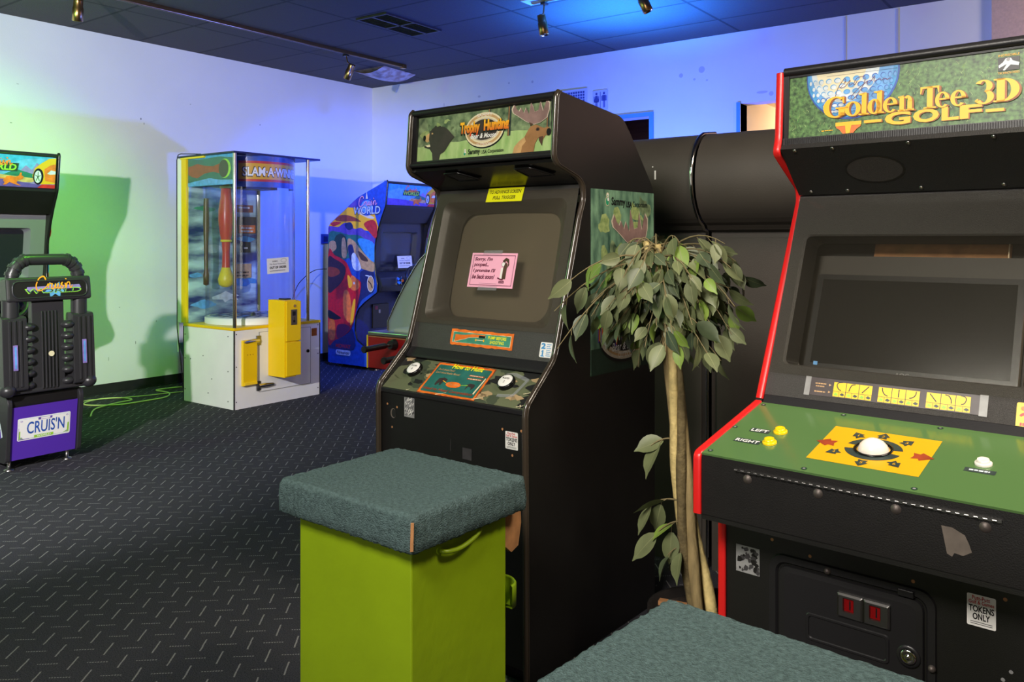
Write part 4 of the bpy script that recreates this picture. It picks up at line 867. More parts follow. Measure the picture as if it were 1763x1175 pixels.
    arrow(180, .100, .026, 'ink_rust', .0010); arrow(0, .098, .026, 'ink_rust', .0010)
    for nm, y in (('LEFT', .160), ('RIGHT', .095)):
        xa, xb = (-.256, -.214) if nm == 'LEFT' else (-.266, -.209); m.rect(p, xa - .003, xb + .003, y - .009, y + .013, .0006, 'ink_slate'); m.text(p, nm, xa, y - .005, xb - xa, .014, 'ink_white', .0010, 0, .02)
    m.rect(p, .215, .272, .128, .146, .0006, 'ink_slate'); m.scribble(p, .224, .134, .038, .006, 'ink_pale', .001, 4)
    cpo = m.build('control_panel', t)
    m = MB().mat('black_gloss'); m.lathe([(.040, .0006), (.041, .003), (.036, .004), (.034, .0)], p(bx, by), p.n, 32); m.build('trackball_ring', cpo)
    m = MB().mat('ball_white'); c = p(bx, by, -.008); m.sphere(tuple(c), .034, 28); m.build('trackball', cpo)
    for x, y, mt in ((-.188, .172, 'yellow_button'), (-.187, .107, 'yellow_button'), (.243, .172, 'white_button')):
        m = MB().mat(mt); m.lathe([(.0165, 0), (.0165, .004), (.0135, .006), (.0125, .0055), (.0115, .0055)], p(x, y), p.n, 24); ring = m.build('button_collar', cpo); m = MB().mat(mt); m.lathe([(0, .0095), (.008, .0095), (.0112, .0115), (.0118, .005)], p(x, y), p.n, 24); m.build('push_button', cpo)
    # box front
    m = MB().mat('black_vinyl'); m.box(-wI, wJ, .003, .018, .710, .853); p = Pl((0, .0025, 0), (1, 0, 0), (0, 0, 1))
    m.poly(p, [(.205, .800), (.215, .748), (.224, .744), (.228, .752), (.243, .750), (.258, .760), (.253, .775), (.246, .790), (.224, .800)], .0004, 'ink_stain')
    bf = m.build('control_box_front', t); m = MB().mat('steel'); m.box(-.222, .308, -.002, .003, .8275, .8325)
    for k in range(34): x = -.222 + k * .0156; m.cyl((x, -.0015, .830), (x + .0075, -.0015, .830), .0035, 6)
    m.build('piano_hinge', bf)
    for x in (-.193, -.034, .122, .280): m = MB().mat('dark_bolt'); m.lathe([(0, .005), (.005, .0045), (.0095, .001), (.0105, 0)], (x, .0025, .813), (0, -1, 0), 14); m.build('carriage_bolt', bf)
    m = MB().mat('black_side'); m.box(-wI, wJ, .003, .13, .700, .712); m.build('control_box_bottom', t)
    # lower panel with coin door
    m = MB().mat('black_side'); m.box(-wI, wJ, .128, .146, .03, .702); p = Pl((0, .1275, 0), (1, 0, 0), (0, 0, 1))
    for x, y in ((-.19, .645), (-.10, .628), (.12, .63), (.29, .64), (.30, .50), (.286, .48)): m.ell(p, x, y, .004, .004, .0005, 'wood_raw' if y > .6 else 'ink_grey', 8)
    m.poly(p, [(.237, .688), (.262, .690), (.268, .680), (.242, .676)], .0006, 'ink_white'); lp = m.build('front_panel', t)
    m = MB(); m.rect(p, -.281, -.221, .549, .614, .0006, 'ink_grey'); r_ = random.Random(8)
    for i in range(34): x, y = r_.uniform(-.276, -.226), r_.uniform(.554, .609); s = r_.uniform(.003, .009); m.poly(p, [(max(-.281, min(-.221, x + s * r_.uniform(.5, 1.2) * cos(k))), max(.549, min(.614, y + s * r_.uniform(.5, 1.2) * sin(k)))) for k in range(6)], .0008 + .0001 * (i % 4), 'ink_darkgrey' if i % 3 else 'black_vinyl')
    m.build('torn_sticker', lp)
    m = MB(); token_sticker(m, p, .222, .274, .572, .636, .0008); m.build('token_sticker', lp)
    m = MB().mat('black_plastic')
    def lp3(x0_, x1_, y0_, y1_, r, h): return [p(x, y, h) for x, y in rr(x0_, x1_, y0_, y1_, r, 5)]
    m.loft([lp3(-.197, .166, .20, .618, .035, .0), lp3(-.195, .164, .202, .616, .034, .005), lp3(-.180, .150, .216, .602, .026, .006), lp3(-.176, .146, .220, .598, .024, .001)], smooth=False); cd_ = m.build('coin_door_frame', lp)
    m = MB().mat('black_plastic'); m.loft([lp3(-.172, .142, .224, .595, .022, .001), lp3(-.170, .140, .226, .593, .021, .006), lp3(-.158, .128, .238, .581, .018, .0075)], True)
    m.loft([lp3(-.107, .075, .440, .503, .010, .0076), lp3(-.105, .073, .442, .501, .009, .0100), lp3(-.101, .069, .446, .497, .008, .0100), lp3(-.099, .067, .448, .495, .007, .0078)])
    door = m.build('coin_door', cd_)
    for x in (-.034, .022):
        m = MB().mat('steel'); m.loft([lp3(x, x + .055, .517, .569, .002, .0075), lp3(x, x + .055, .517, .569, .002, .012), lp3(x + .004, x + .051, .521, .565, .002, .016), lp3(x + .013, x + .037, .530, .561, .001, .016), lp3(x + .015, x + .035, .532, .559, .001, .011)]); co = m.build('coin_slot_bezel', door)
        m = MB().mat('dark_red_lens'); m.poly(p, [(x + .015, .532), (x + .035, .532), (x + .035, .559), (x + .015, .559)], .0125); m.mat('ink_black'); m.rect(p, x + .026, x + .029, .536, .556, .0128); m.build('reject_button', co)
    m = MB().mat('black_plastic'); m.lathe([(.024, .0078), (.023, .011), (.017, .011)], p(.113, .472), p.n, 24); m.mat('chrome'); m.lathe([(.016, .0078), (.016, .013), (.011, .015), (.009, .013), (.005, .013), (.004, .016), (0, .016)], p(.113, .472), p.n, 24); m.build('door_lock', door)
    m = MB().mat('black_plastic'); m.box(.092, .124, .115, .1275, .597, .612); m.build('hinge_clip', cd_, .002)
    for x, y in ((-.058, .607), (.158, .46)): m = MB().mat('dark_bolt'); m.lathe([(0, .008), (.005, .007), (.008, .002), (.008, 0)], p(x, y, .005), p.n, 12); m.build('carriage_bolt', cd_)
golf_cabinet()

# ================================================================== CARPET-TOPPED STANDS
def carpet_stand(loc, rot, label):
    t = thing('carpeted_stand', label, 'stand', loc, rot, 'carpet topped green stands'); hx, hy = .24, .205; r_ = random.Random(21)
    m = MB().mat('carpet_teal'); m.smooth = True
    def ring_at(z, gx, gy, rad, jit):
        pts = []
        base = rr(-gx, gx, -gy, gy, rad, 4); out = []
        for i, a in enumerate(base):
            b = base[(i + 1) % len(base)]; k = max(1, int(math.hypot(b[0] - a[0], b[1] - a[1]) / .008))
            for j in range(k): out.append((a[0] + (b[0] - a[0]) * j / k, a[1] + (b[1] - a[1]) * j / k))
        return [(x + r_.uniform(-jit, jit), y + r_.uniform(-jit, jit), z + r_.uniform(-jit, jit)) for x, y in out]
    def resample(z, g, jit, n=224):
        base = rr(-hx - g, hx + g, -hy - g, hy + g, .010, 4); L = [0]
        for i in range(len(base)): L.append(L[-1] + math.hypot(base[(i + 1) % len(base)][0] - base[i][0], base[(i + 1) % len(base)][1] - base[i][1]))
        out = []
        for k in range(n):
            s = L[-1] * k / n; i = max(j for j in range(len(base)) if L[j] <= s); f = (s - L[i]) / max(1e-9, L[i + 1] - L[i]); a, b = base[i], base[(i + 1) % len(base)]
            out.append((a[0] + (b[0] - a[0]) * f + r_.uniform(-jit, jit), a[1] + (b[1] - a[1]) * f + r_.uniform(-jit, jit), z + r_.uniform(-jit, jit)))
        return out
    loops = [resample(.668, -.03, .001), resample(.664, -.004, .002), resample(.668, 0, .0022), resample(.69, .001, .0018), resample(.712, .0, .0018), resample(.735, -.001, .0018), resample(.746, -.004, .0016), resample(.750, -.012, .0014)]
    m.loft(loops, smooth=True)
    for k in range(1, 6):   # the top, ring by ring, slightly lumpy
        g = -.012 - k * .032
        loops.append(resample(.7505, g, .0012 * (1 - k / 6)))
    m.loft(loops[7:], True, True); m.add(loops[0], [list(range(223, -1, -1))], False); top = m.build('carpet_top', t)
    m = MB().mat('wood_raw'); m.obox((hx + .0005, -hy - .0005, .706), (1, 1, 0), (1, -1, 0), (0.03, 0, 1), .0035, .0025, .031); m.build('bare_wood_corner', top)
    m = MB().mat('stool_green'); bx, by = .200, .168; m.box(-bx, bx, -by, by, 0.0, .668); b = m.build('body', t, .004, 2)
    m = MB().mat('stool_green'); P = [(bx + .001, -.075, .632), (bx + .016, -.072, .630), (bx + .022, -.03, .628), (bx + .022, .02, .638), (bx + .014, .050, .648), (bx + .001, .055, .650)]; m.tube(smoothpath(P, 4), .0055, 8); m.cyl((bx, -.078, .632), (bx + .004, -.078, .632), .010, 14); m.cyl((bx, .058, .650), (bx + .004, .058, .650), .010, 14); m.build('handle', b)
    m = MB().mat('stool_green_dark'); m.lathe([(.001, 0), (.052, 0), (.052, .055), (.048, .06), (.044, .055), (.044, .008), (.001, .008)], (-.02 + .13, by - .002, .40), (0, 0, 1), 20, -95, 95) if False else m.lathe([(.0, .0), (.05, .0), (.05, .055), (.046, .06), (.043, .055), (.043, .008), (0, .008)], (.170, by, .415), (0, 0, 1), 24, 0, 180); m.build('cup_holder', b)
    m = MB().mat('wood_raw'); m.lathe([(0, 0), (.055, 0), (.055, .018), (0, .018)], (.150, by + .012, .655), (0, -.6, 1), 24, 0, 360) if False else m.plate(Pl((.182, by + .03, .640), (0, 1, 0), (0, 0, 1)), [(-.03, -.07), (.0, -.095), (.028, -.085), (.040, -.03), (.038, .025), (-.03, .025)], 0, .012); m.build('wooden_flap', b)
    return t
carpet_stand((-1.475, 1.535, 0), -2.2, 'lime green stand with teal carpet top, whole stand in front of the hunting cabinet')
carpet_stand((-.400, 1.062, 0), -5.0, 'stand in front of the golf cabinet, only its teal carpet top corner in view')

# ================================================================== BLACK CURVED MACHINES
def drum_machine(x0, x1, label):
    t = thing('curved_cabinet', label, 'arcade machine', (0, 0, 0), 0, 'black curved cabinets')
    arc = [(3.30, 1.795), (3.22, 1.785)] + [(3.215 - .155 * sin(R(a)), 1.595 + .19 * cos(R(a))) for a in range(15, 166, 10)] + [(3.185, 1.395), (3.22, 1.385)]
    prof = [(3.95, 1.80)] + arc + [(3.22, 0.0), (3.95, 0.0)]
    t.location = ((x0 + x1) / 2, 3.22, 0); hw = (x1 - x0) / 2; q = [(a - 3.22, b) for a, b in prof]; ar = [(a - 3.22, b) for a, b in arc]
    m = MB().mat('drum_black'); n = len(ar); vs = [(-hw + .004, a, b) for a, b in ar] + [(hw - .004, a, b) for a, b in ar]; m.add(vs, [(i, i + 1, n + i + 1, n + i) for i in range(n - 1)], True); m.prism([(a + .002, b - .002) for a, b in q], 'x', -hw + .006, hw - .006); m.build('shell', t)
    m = MB().mat('chrome'); pth = ar + [(0, 1.0), (0, .05)]
    m.tube([(hw - .004, a - .004, b + .002) for a, b in pth], .0075, 8); m.build('edge_trim', t)
    m = MB().mat('drum_black'); m.box(-hw + .03, hw - .03, -.006, -.0005, .12, 1.36); m.build('service_panel', t, .003)
    m = MB(); p = Pl((0, -.158, 0), (1, 0, 0), (0, 0, 1))
    return t
d = drum_machine(-2.175, -1.372, 'black round-topped cabinet, left one of the pair behind the hunting game')
m = MB(); p = Pl((0, 0, 0), (1, 0, 0), (0, 0, 1))
m.rect(p, .235, .243, -.018, .018, 0, 'ink_white'); m.ell(p, .228, .034, .003, .003, 0, 'ink_white', 8); o = m.build('scratch_mark', d); o.location = (0, -.1595, 1.615)
drum_machine(-1.366, -.56, 'black round-topped cabinet, right one of the pair beside the golf game')

# ================================================================== FICUS
def ficus():
    ox, oy = -1.0, 2.31
    t = thing('artificial_ficus', 'artificial ficus with twisted pale trunk between the hunting and golf games', 'plant', (ox, oy, 0)); r_ = random.Random(12)
    m = MB().mat('pot_black'); m.lathe([(0, 0), (.115, 0), (.135, .03), (.155, .235), (.165, .24), (.165, .262), (.152, .262), (.148, .23), (0, .23)], (0, 0, 0), (0, 0, 1), 32); pot = m.build('pot', t)
    m = MB().mat('soil'); m.lathe([(0, .242), (.08, .246), (.147, .236)], (0, 0, 0), (0, 0, 1), 24); m.build('soil', pot)
    m = MB().mat('wood_raw'); m.obox((-.07, -.02, .262), (1, .2, 0), (-.2, 1, 0), (0, 0, 1), .06, .012, .006); m.build('wood_chip', pot)
    def axis(z):   # trunk leans to the left as it climbs
        f = (z - .24) / 1.10; return Vector((-.185 * f - .012 * sin(f * 6), .045 * f, z))
    def spread(z):
        f = (z - .24) / 1.10; return .027 - .009 * sin(f * pi) - .004 * f
    for k in range(5):
        m = MB().mat(('bark_pale', 'bark', 'bark_pale', 'bark_dark', 'bark')[k]); pts = []; rad = []
        zt = (1.345, 1.30, 1.335, .98, 1.1)[k]
        for i in range(34):
            z = .235 + (zt - .235) * i / 33; f = (z - .24) / 1.1; a = k * 2 * pi / 5 + 3.4 * f + .4 * sin(f * 9 + k)
            c = axis(z); s = spread(z) * (1 + .15 * sin(f * 14 + k * 2)); pts.append(c + Vector((cos(a) * s, sin(a) * s, 0))); rad.append((.0165 - .0045 * f) * (1 + .08 * sin(f * 30 + k)))
        m.tube(pts, .02, 9, radii=rad)
        m.mat('cut_wood'); d = (pts[-1] - pts[-2]).normalized(); m.cyl(pts[-1], pts[-1] + d * .001, rad[-1] * .95, 9); m.build('stem', t)
    tw = MB().mat('twig'); leaves = MB()
    def leaf(mb, pos, d, n, L, mat):
        d = d.normalized(); n = (n - d * n.dot(d)); n = n.normalized() if n.length > 1e-4 else d.orthogonal(); s = d.cross(n); mb.mat(mat); mb.smooth = True
        K = 7; w = L * r_.uniform(.25, .31); bend = r_.uniform(.05, .28); fold = r_.uniform(.1, .45); vs = []
        for i in range(K + 1):
            f = i / K; ww = w * (sin(pi * min(1, f * .96 + .02) ** .8) ** .9) * (1 if f < .75 else max(0.02, (1 - f) / .25) ** .85) + (.0012 if i in (0, K) else 0)
            c = pos + d * (L * f) - n * (bend * L * f * f); up = n * (fold * ww)
            vs += [c - s * ww + up, c, c + s * ww + up]
        if r_.random() < 2: mb.add(vs, [(i * 3 + j, i * 3 + j + 1, i * 3 + j + 4, i * 3 + j + 3) for i in range(K) for j in (0, 1)], True)
        rb = []
        for i in range(K + 1):
            c = vs[i * 3 + 1]; q = n * .0006; ww = .0011 * (1 - .8 * i / K); rb += [c - s * ww + q, c + s * ww + q]
        mb.mat('leaf_rib'); mb.add(rb, [(2 * i, 2 * i + 1, 2 * i + 3, 2 * i + 2) for i in range(K)], True)
    def branch(start, end, droop, nl, L0):
        a, b = Vector(start), Vector(end); mid = (a + b) / 2 + Vector((0, 0, droop)); pts = []
        for i in range(9):
            f = i / 8; pts.append(a * (1 - f) ** 2 + mid * 2 * f * (1 - f) + b * f * f)
        tw.tube(pts, .003, 5, radii=[.0038 - .0026 * i / 8 for i in range(9)])
        for i in range(nl):
            f = .3 + .7 * (i + r_.random() * .6) / nl; j = min(7, int(f * 8)); q = pts[j].lerp(pts[j + 1], f * 8 - j); dirn = (pts[j + 1] - pts[j]).normalized()
            side = Vector((r_.uniform(-1, 1), r_.uniform(-1, 1), 0)); d = dirn * r_.uniform(.3, .9) + side * .6 + Vector((0, 0, r_.uniform(-1.1, -.1)))
            p1 = q + d.normalized() * r_.uniform(.012, .03); tw.tube([q, q * .5 + p1 * .5 + Vector((0, 0, .003)), p1], .0012, 4)
            ax_ = axis(max(.3, min(1.34, p1.z)))
            if p1.z > 1.12 and p1.y < ax_.y and abs(p1.x - ax_.x) < .03: continue
            n = Vector((r_.uniform(-.8, .6), r_.uniform(-1.2, .2), r_.uniform(.0, .9)))
            mt = r_.choices(['leaf_olive', 'leaf_dark', 'leaf_bright', 'leaf_teal'], [.62, .22, .12, .04])[0]; leaf(leaves, p1, d, n, L0 * r_.uniform(.75, 1.15), mt)
    for i in range(135):
        zz = r_.uniform(1.14, 1.335); a = axis(zz); th = 2 * pi * i / 135 * 9.0 + r_.uniform(-.3, .3); rad = r_.uniform(.06, .29)
        e = Vector((a.x + cos(th) * rad * (1.0 if cos(th) > 0 else .78), a.y + sin(th) * rad * .92, zz - r_.uniform(-.05, .12) - .07 * rad / .3))
        branch(a, e, r_.uniform(.03, .12), r_.randint(5, 7), .072)
    for dx, dz, nl in ((-.18, -.29, 4), (-.19, -.18, 4), (-.15, -.10, 4), (.26, -.24, 5), (.27, -.16, 4), (.24, .02, 4), (.26, -.05, 4), (.10, .02, 3), (-.05, .01, 3), (.05, -.30, 4), (.17, -.28, 4), (-.04, -.36, 3)):
        a = axis(1.28); branch(a, a + Vector((dx, -.30 if dx < -.14 else -.06, dz + .04)), .10, nl, .082)
    for z, dx, dy, L in ((.74, -.07, -.05, .105), (.56, -.10, -.05, .11), (.50, -.06, -.07, .10), (.43, -.05, -.06, .085)):
        a = axis(z); branch(a, a + Vector((dx, dy, -.015)), .03, 3, L)
    tw.build('twigs', t); leaves.build('foliage', t)
ficus()

# ================================================================== WHITE GLASS-CASE MACHINE (front faces +X)
def hammer_machine():
    t = thing('prize_machine', 'white and yellow prize machine with tall glass cylinder and hanging red club', 'arcade machine', (-5.687, 4.449, 0), 90)
    xl, xr, yb = -.45, .42, .80
    m = MB().mat('white_laminate'); m.prism([(xl, 0), (xr, 0), (xr, yb), (-.36, yb), (xl, yb - .10)], 'z', .0, .628)
    for x, z in ((-.43, .06), (-.43, .34), (-.43, .60), (.40, .06), (.40, .36), (.40, .61)): m.mat('ink_darkgrey'); m.cyl((x, -.0005, z), (x, -.002, z), .005, 8)
    for y, z in ((.08, .06), (.08, .30), (.08, .58), (.30, .22), (.42, .40), (.60, .36), (.68, .36), (.35, .10), (.68, .56), (.68, .10)): m.cyl((xl + .0005, y, z), (xl - .002, y, z), .005, 8)
    base = m.build('base_cabinet', t)
    for x, y in ((xl, 0), (xr, 0), (xl, yb - .1)): m = MB().mat('black_plastic'); m.box(x - .004, x + .004, y - .004, y + .004, .0, .628); m.build('corner_trim', base)
    m = MB().mat('yellow_paint'); m.prism([(xl - .006, -.006), (xr + .006, -.006), (xr + .006, yb), (-.36, yb), (xl - .006, yb - .10)], 'z', .629, .652); m.build('counter_rim', t, .003)
    # door with its furniture
    d = MB().mat('white_laminate'); d.box(-.215, .313, -.006, 0, .115, .598); d.mat('ink_grey'); d.box(-.217, -.213, -.0065, -.001, .113, .6); d.box(.311, .315, -.0065, -.001, .113, .6); d.box(-.215, .313, -.0065, -.001, .598, .601); d.box(-.215, .313, -.0065, -.001, .112, .115)
    d.mat('ink_darkgrey')
    for k in range(3): d.box(.095, .115, -.0068, -.005, .46 + .02 * k, .466 + .02 * k)
    door = d.build('service_door', base)
    m = MB().mat('black_gloss'); m.cyl((.281, -.006, .395), (.281, -.016, .395), .014, 16); m.build('door_lock', door)
    for z in (.535, .165):
        m = MB().mat('steel'); m.box(-.245, -.21, -.016, -.001, z - .038, z + .038); m.mat('chrome'); m.tube([(-.232, -.018, z + .0), (-.19 if z < .3 else -.28, -.022, z), (-.09 if z < .3 else -.375, -.018, z - .004)], .012, 8, radii=[.018, .02, .014]); m.build('latch_hinge', door)
    m = MB().mat('yellow_paint'); m.box(-.385, -.255, -.030, -.001, .182, .548); m.prism([(-.045, .19), (-.03, .182), (-.03, .215), (-.04, .21)], 'x', -.38, -.26); m.mat('ink_gold_dk')
    for k in range(3): m.cyl((-.345 + .025 * k, -.030, .43), (-.345 + .025 * k, -.0315, .43), .004, 8)
    m.build('ticket_box', base, .003)
    m = MB().mat('ink_gold_dk'); m.box(.330, .386, -.004, -.0005, .518, .584); m.build('rating_plate', base)
    m = MB().mat('yellow_paint'); m.box(-.130, -.012, -.215, -.007, .235, .862); m.box(-.012, .035, -.195, -.007, .24, .855); po = m.build('coin_post', t, .003)
    m = MB().mat('yellow_paint'); m.box(-.118, .028, -.228, -.2155, .245, .520); m.build('cash_door', po, .003); m = MB().mat('yellow_paint'); m.box(-.118, .028, -.228, -.2155, .528, .852); m.build('upper_door', po, .003)
    m = MB().mat('steel'); m.box(-.075, -.015, -.232, -.2281, .660, .785); m.mat('ink_black'); m.box(-.055, -.035, -.2335, -.232, .68, .70); m.box(-.06, -.03, -.2335, -.232, .735, .770); m.box(-.047, -.043, -.2335, -.232, .70, .725); m.build('coin_plate', po, .001)
    m = MB().mat('chrome'); m.cyl((-.04, -.228, .815), (-.04, -.236, .815), .012, 16); m.build('door_lock', po)
    m = MB().mat('black_plastic'); m.box(-.08, -.02, -.16, -.08, .8625, .872); m.build('top_cap', po)
    # platform, wheel
    C = (-.012, .385); r = .37
    m = MB().mat('white_laminate'); m.lathe([(r + .006, .653), (r + .006, .70), (r - .02, .712), (0, .712)], (C[0], C[1], 0), (0, 0, 1), 48); pf = m.build('platform', t)
    m = MB(); pz = Pl((C[0], C[1], .7125), (1, 0, 0), (0, 1, 0)); m.ell(pz, 0, 0, .335, .335, .0, 'ink_navy', 48)
    for k in range(3):
        for i in range(10 + 5 * k):
            a = 2 * pi * i / (10 + 5 * k); rr0 = .14 + .085 * k; m.ell(pz, rr0 * cos(a), rr0 * sin(a), .034, .026, .0006, 'ink_white' if i % 3 else 'ink_sky', 12)
    m.build('prize_wheel', pf); m = MB().mat('ink_gold'); m.cyl((.16, .25, .713), (.16, .25, .742), .055, 20); m.build('token_cup', pf); m = MB().mat('steel'); m.lathe([(0, .03), (.02, .02), (.03, 0)], (C[0] - .06, C[1] - .12, .713), (0, 0, 1), 16); m.build('hub', pf)
    # back scene board
    m = MB(); pb = Pl((0, .655, 0), (1, 0, 0), (0, 0, 1)); m.plate(pb, [(xl + .02, .653), (.26, .653), (.26, 2.04), (xl + .02, 2.04)], -.015, 0, 'ink_ocean')
    for (a, b, s, mt) in ((-.28, 1.62, .10, 'ink_teal'), (.05, 1.70, .13, 'ink_pale'), (-.2, 1.28, .12, 'ink_pale'), (.10, .98, .14, 'ink_ltblue'), (-.05, .86, .16, 'ink_pale'), (-.36, 1.05, .08, 'ink_sky'), (.12, 1.36, .10, 'ink_ltblue'), (-.3, .80, .12, 'ink_sky')):
        r_ = random.Random(int(a * 1000) + 5); m.poly(pb, [(max(xl + .025, min(.25, a + s * r_.uniform(.5, 1.2) * cos(k * .45))), b + .28 * s * r_.uniform(.4, 1.3) * sin(k * .45)) for k in range(14)], .001, mt)
    bd = m.build('scene_board', t)
    m = MB().mat('yellow_trim'); m.box(.256, .276, .640, .672, .653, 1.86); m.build('board_edge', bd)
    for nm, x0, x1, z0, z1, base_c, txt in (('score_sign', .02, .20, 1.60, 1.665, 'ink_gold_dk', 'a'), ('bonus_sign', .045, .235, 1.41, 1.56, 'ink_bear', 'a|b'), ('counter', .075, .175, 1.24, 1.335, 'ink_black', 'a'), ('rule_sign', .0, .185, 1.015, 1.14, 'ink_tan', 'a|b')):
        m = MB(); m.plate(pb, [(x0, z0), (x1, z0), (x1, z1), (x0, z1)], .002, .010, base_c)
        if nm == 'bonus_sign': m.rect(pb, x0 + .01, x1 - .01, z0 + .005, z0 + .075, .011, 'ink_orange')
        lines = txt.split('|')
        for k, s in enumerate(lines): m.scribble(pb, x0 + .03, z0 + .014 + (.028 * (len(lines) - 1 - k)) + (.02 if len(lines) == 1 else 0), x1 - x0 - .06, .014, 'ink_white' if base_c != 'ink_tan' else 'ink_brown', .012, 3)
        m.build(nm, bd)
    # club
    cx, cy = -.22, .44; m = MB().mat('club_red'); m.lathe([(.018, 1.83), (.040, 1.80), (.045, 1.72), (.062, 1.60), (.064, 1.52), (.050, 1.40), (.036, 1.33), (.030, 1.24), (.034, 1.12)], (cx, cy, 0), (0, 0, 1), 24); cb = m.build('hanging_club', t)
    m = MB().mat('yellow_trim'); m.lathe([(.034, 1.12), (.055, 1.06), (.066, 1.02), (.058, .975), (.03, .955), (0, .95)], (cx, cy, 0), (0, 0, 1), 24); m.build('club_tip', cb)
    for z, rad in ((1.80, .044), (1.345, .040)): m = MB().mat('yellow_trim'); m.lathe([(rad, z - .010), (rad + .006, z - .010), (rad + .006, z + .010), (rad, z + .010)], (cx, cy, 0), (0, 0, 1), 20); m.mat('black_plastic'); m.box(cx + rad, cx + rad + .05, cy - .02, cy + .02, z - .014, z + .014); m.build('club_band', cb)
    m = MB().mat('steel'); m.cyl((cx, cy, 1.82), (cx, cy, 1.90), .012, 10); m.build('club_hanger', cb)
    m = MB().mat('ink_brown'); m.lathe([(.02, 1.70), (.024, 1.50), (.018, 1.30), (.016, 1.10), (.024, 1.06), (.022, .98), (0, .97)], (-.37, .50, 0), (0, 0, 1), 14); m.build('side_club', t)
    m = MB().mat('black_plastic'); m.box(-.12, .20, .30, .52, 1.79, 1.86); m.build('motor_box', t)
    # header sign: a curved band inside the cylinder
    def band(z0, z1, a0, a1, mat, rad, mb):
        mb.mat(mat); n = 30; vs = []
        for i in range(n + 1):
            a = R(a0 + (a1 - a0) * i / n); vs += [(C[0] + rad * sin(a), C[1] - rad * cos(a), z0), (C[0] + rad * sin(a), C[1] - rad * cos(a), z1)]
        mb.add(vs, [(2 * i, 2 * i + 2, 2 * i + 3, 2 * i + 1) for i in range(n)], True)
    m = MB(); rs = r - .012
    band(1.79, 2.045, -62, 80, 'ink_blue', rs, m); band(1.835, 2.005, -52, 64, 'ink_red', rs + .001, m); band(1.855, 1.985, -52, 64, 'ink_mustard', rs + .002, m)
    class Cy:
        def __init__(s, rad): s.rad = rad
        def __call__(s, x, y, h=0): a = x / s.rad; rd = s.rad + h; return Vector((C[0] + rd * sin(a), C[1] - rd * cos(a), y))
    pc = Cy(rs + .003)
    m.text(pc, 'SLAM\u00b7A\u00b7WINNER', -.300, 1.872, .60, .088, 'ink_black', 0, 0, .06); m.text(pc, 'SLAM\u00b7A\u00b7WINNER', -.292, 1.880, .585, .074, 'ink_white', .001, 0, .025); m.build('header_sign', t)
    # side header with club picture
    m = MB(); ps = Pl((xl + .012, 0, 0), (0, -1, 0), (0, 0, 1)); m.plate(ps, [(-.655, 1.80), (-.02, 1.80), (-.02, 2.045), (-.655, 2.045)], -.004, 0, 'ink_teal_dk')
    m.poly(ps, [(-.655, 1.83), (-.5, 1.845), (-.35, 1.86), (-.2, 1.84), (-.02, 1.835), (-.02, 1.80), (-.655, 1.80)], .0006, 'ink_sky'); m.poly(ps, [(-.655, 2.03), (-.5, 2.02), (-.2, 2.03), (-.02, 2.01), (-.02, 2.045), (-.655, 2.045)], .0006, 'ink_ltblue')
    m.poly(ps, [(-.65, 1.90), (-.60, 1.88), (-.52, 1.865), (-.42, 1.90), (-.30, 1.91), (-.20, 1.89), (-.20, 1.975), (-.30, 1.955), (-.42, 1.965), (-.52, 1.985), (-.60, 1.97), (-.65, 1.965)], .0010, 'ink_rust')
    m.ell(ps, -.14, 1.93, .080, .078, .0012, 'ink_lime', 30); m.ell(ps, -.155, 1.93, .066, .072, .0016, 'ink_bear', 30); m.build('side_header', t)
    # glass
    m = MB().mat('cyl_glass'); n = 56; loops = []
    for rad in (r, r - .005):
        for z in (.702, 2.046): loops.append([(C[0] + rad * cos(2 * pi * i / n), C[1] + rad * sin(2 * pi * i / n), z) for i in range(n)])
    m.loft([loops[0], loops[1]], smooth=True); m.loft([loops[2], loops[3]], smooth=True); m.build('glass_cylinder', t)
    m = MB().mat('clear_glass'); m.box(xl + .002, xl + .007, .02, .655, .653, 2.045); m.build('side_pane', t)
    # frame
    for x, y in ((xl + .014, .012), (.300, .012)): m = MB().mat('chrome'); m.cyl((x, y, .653), (x, y, 2.046), .015, 16); m.build('pole', t)
    m = MB().mat('white_laminate'); m.box(xl, xl + .03, .735, yb - .01, .653, 2.04); m.box(xl, xl + .012, .80 - .012, yb - .002, .4, 2.06); m.mat('yellow_paint'); m.box(xl - .003, xl + .03, .665, .735, .653, 2.04); m.build('rear_post', t, .003)
    m = MB().mat('black_gloss'); m.tube([(xl - .002, .70, .1), (xl - .002, .795, .6), (xl - .002, .80, 2.03), (xl - .002, .78, 2.075), (xl - .002, .74, 2.082), (xl - .002, .45, 2.062)], .004, 6); m.build('rear_edging', t)
    m = MB().mat('acrylic_blue'); m.prism([(xl - .006, -.006), (xr + .004, -.006), (xr + .004, .70), (.30, .795), (xl - .006, .795)], 'z', 2.047, 2.062); m.build('top_plate', t, .003)
    m = MB().mat('yellow_trim'); m.box(xl - .006, xl + .02, .405, .745, 2.030, 2.046); m.build('top_lamp', t, .002)
    return t
hammer_machine()
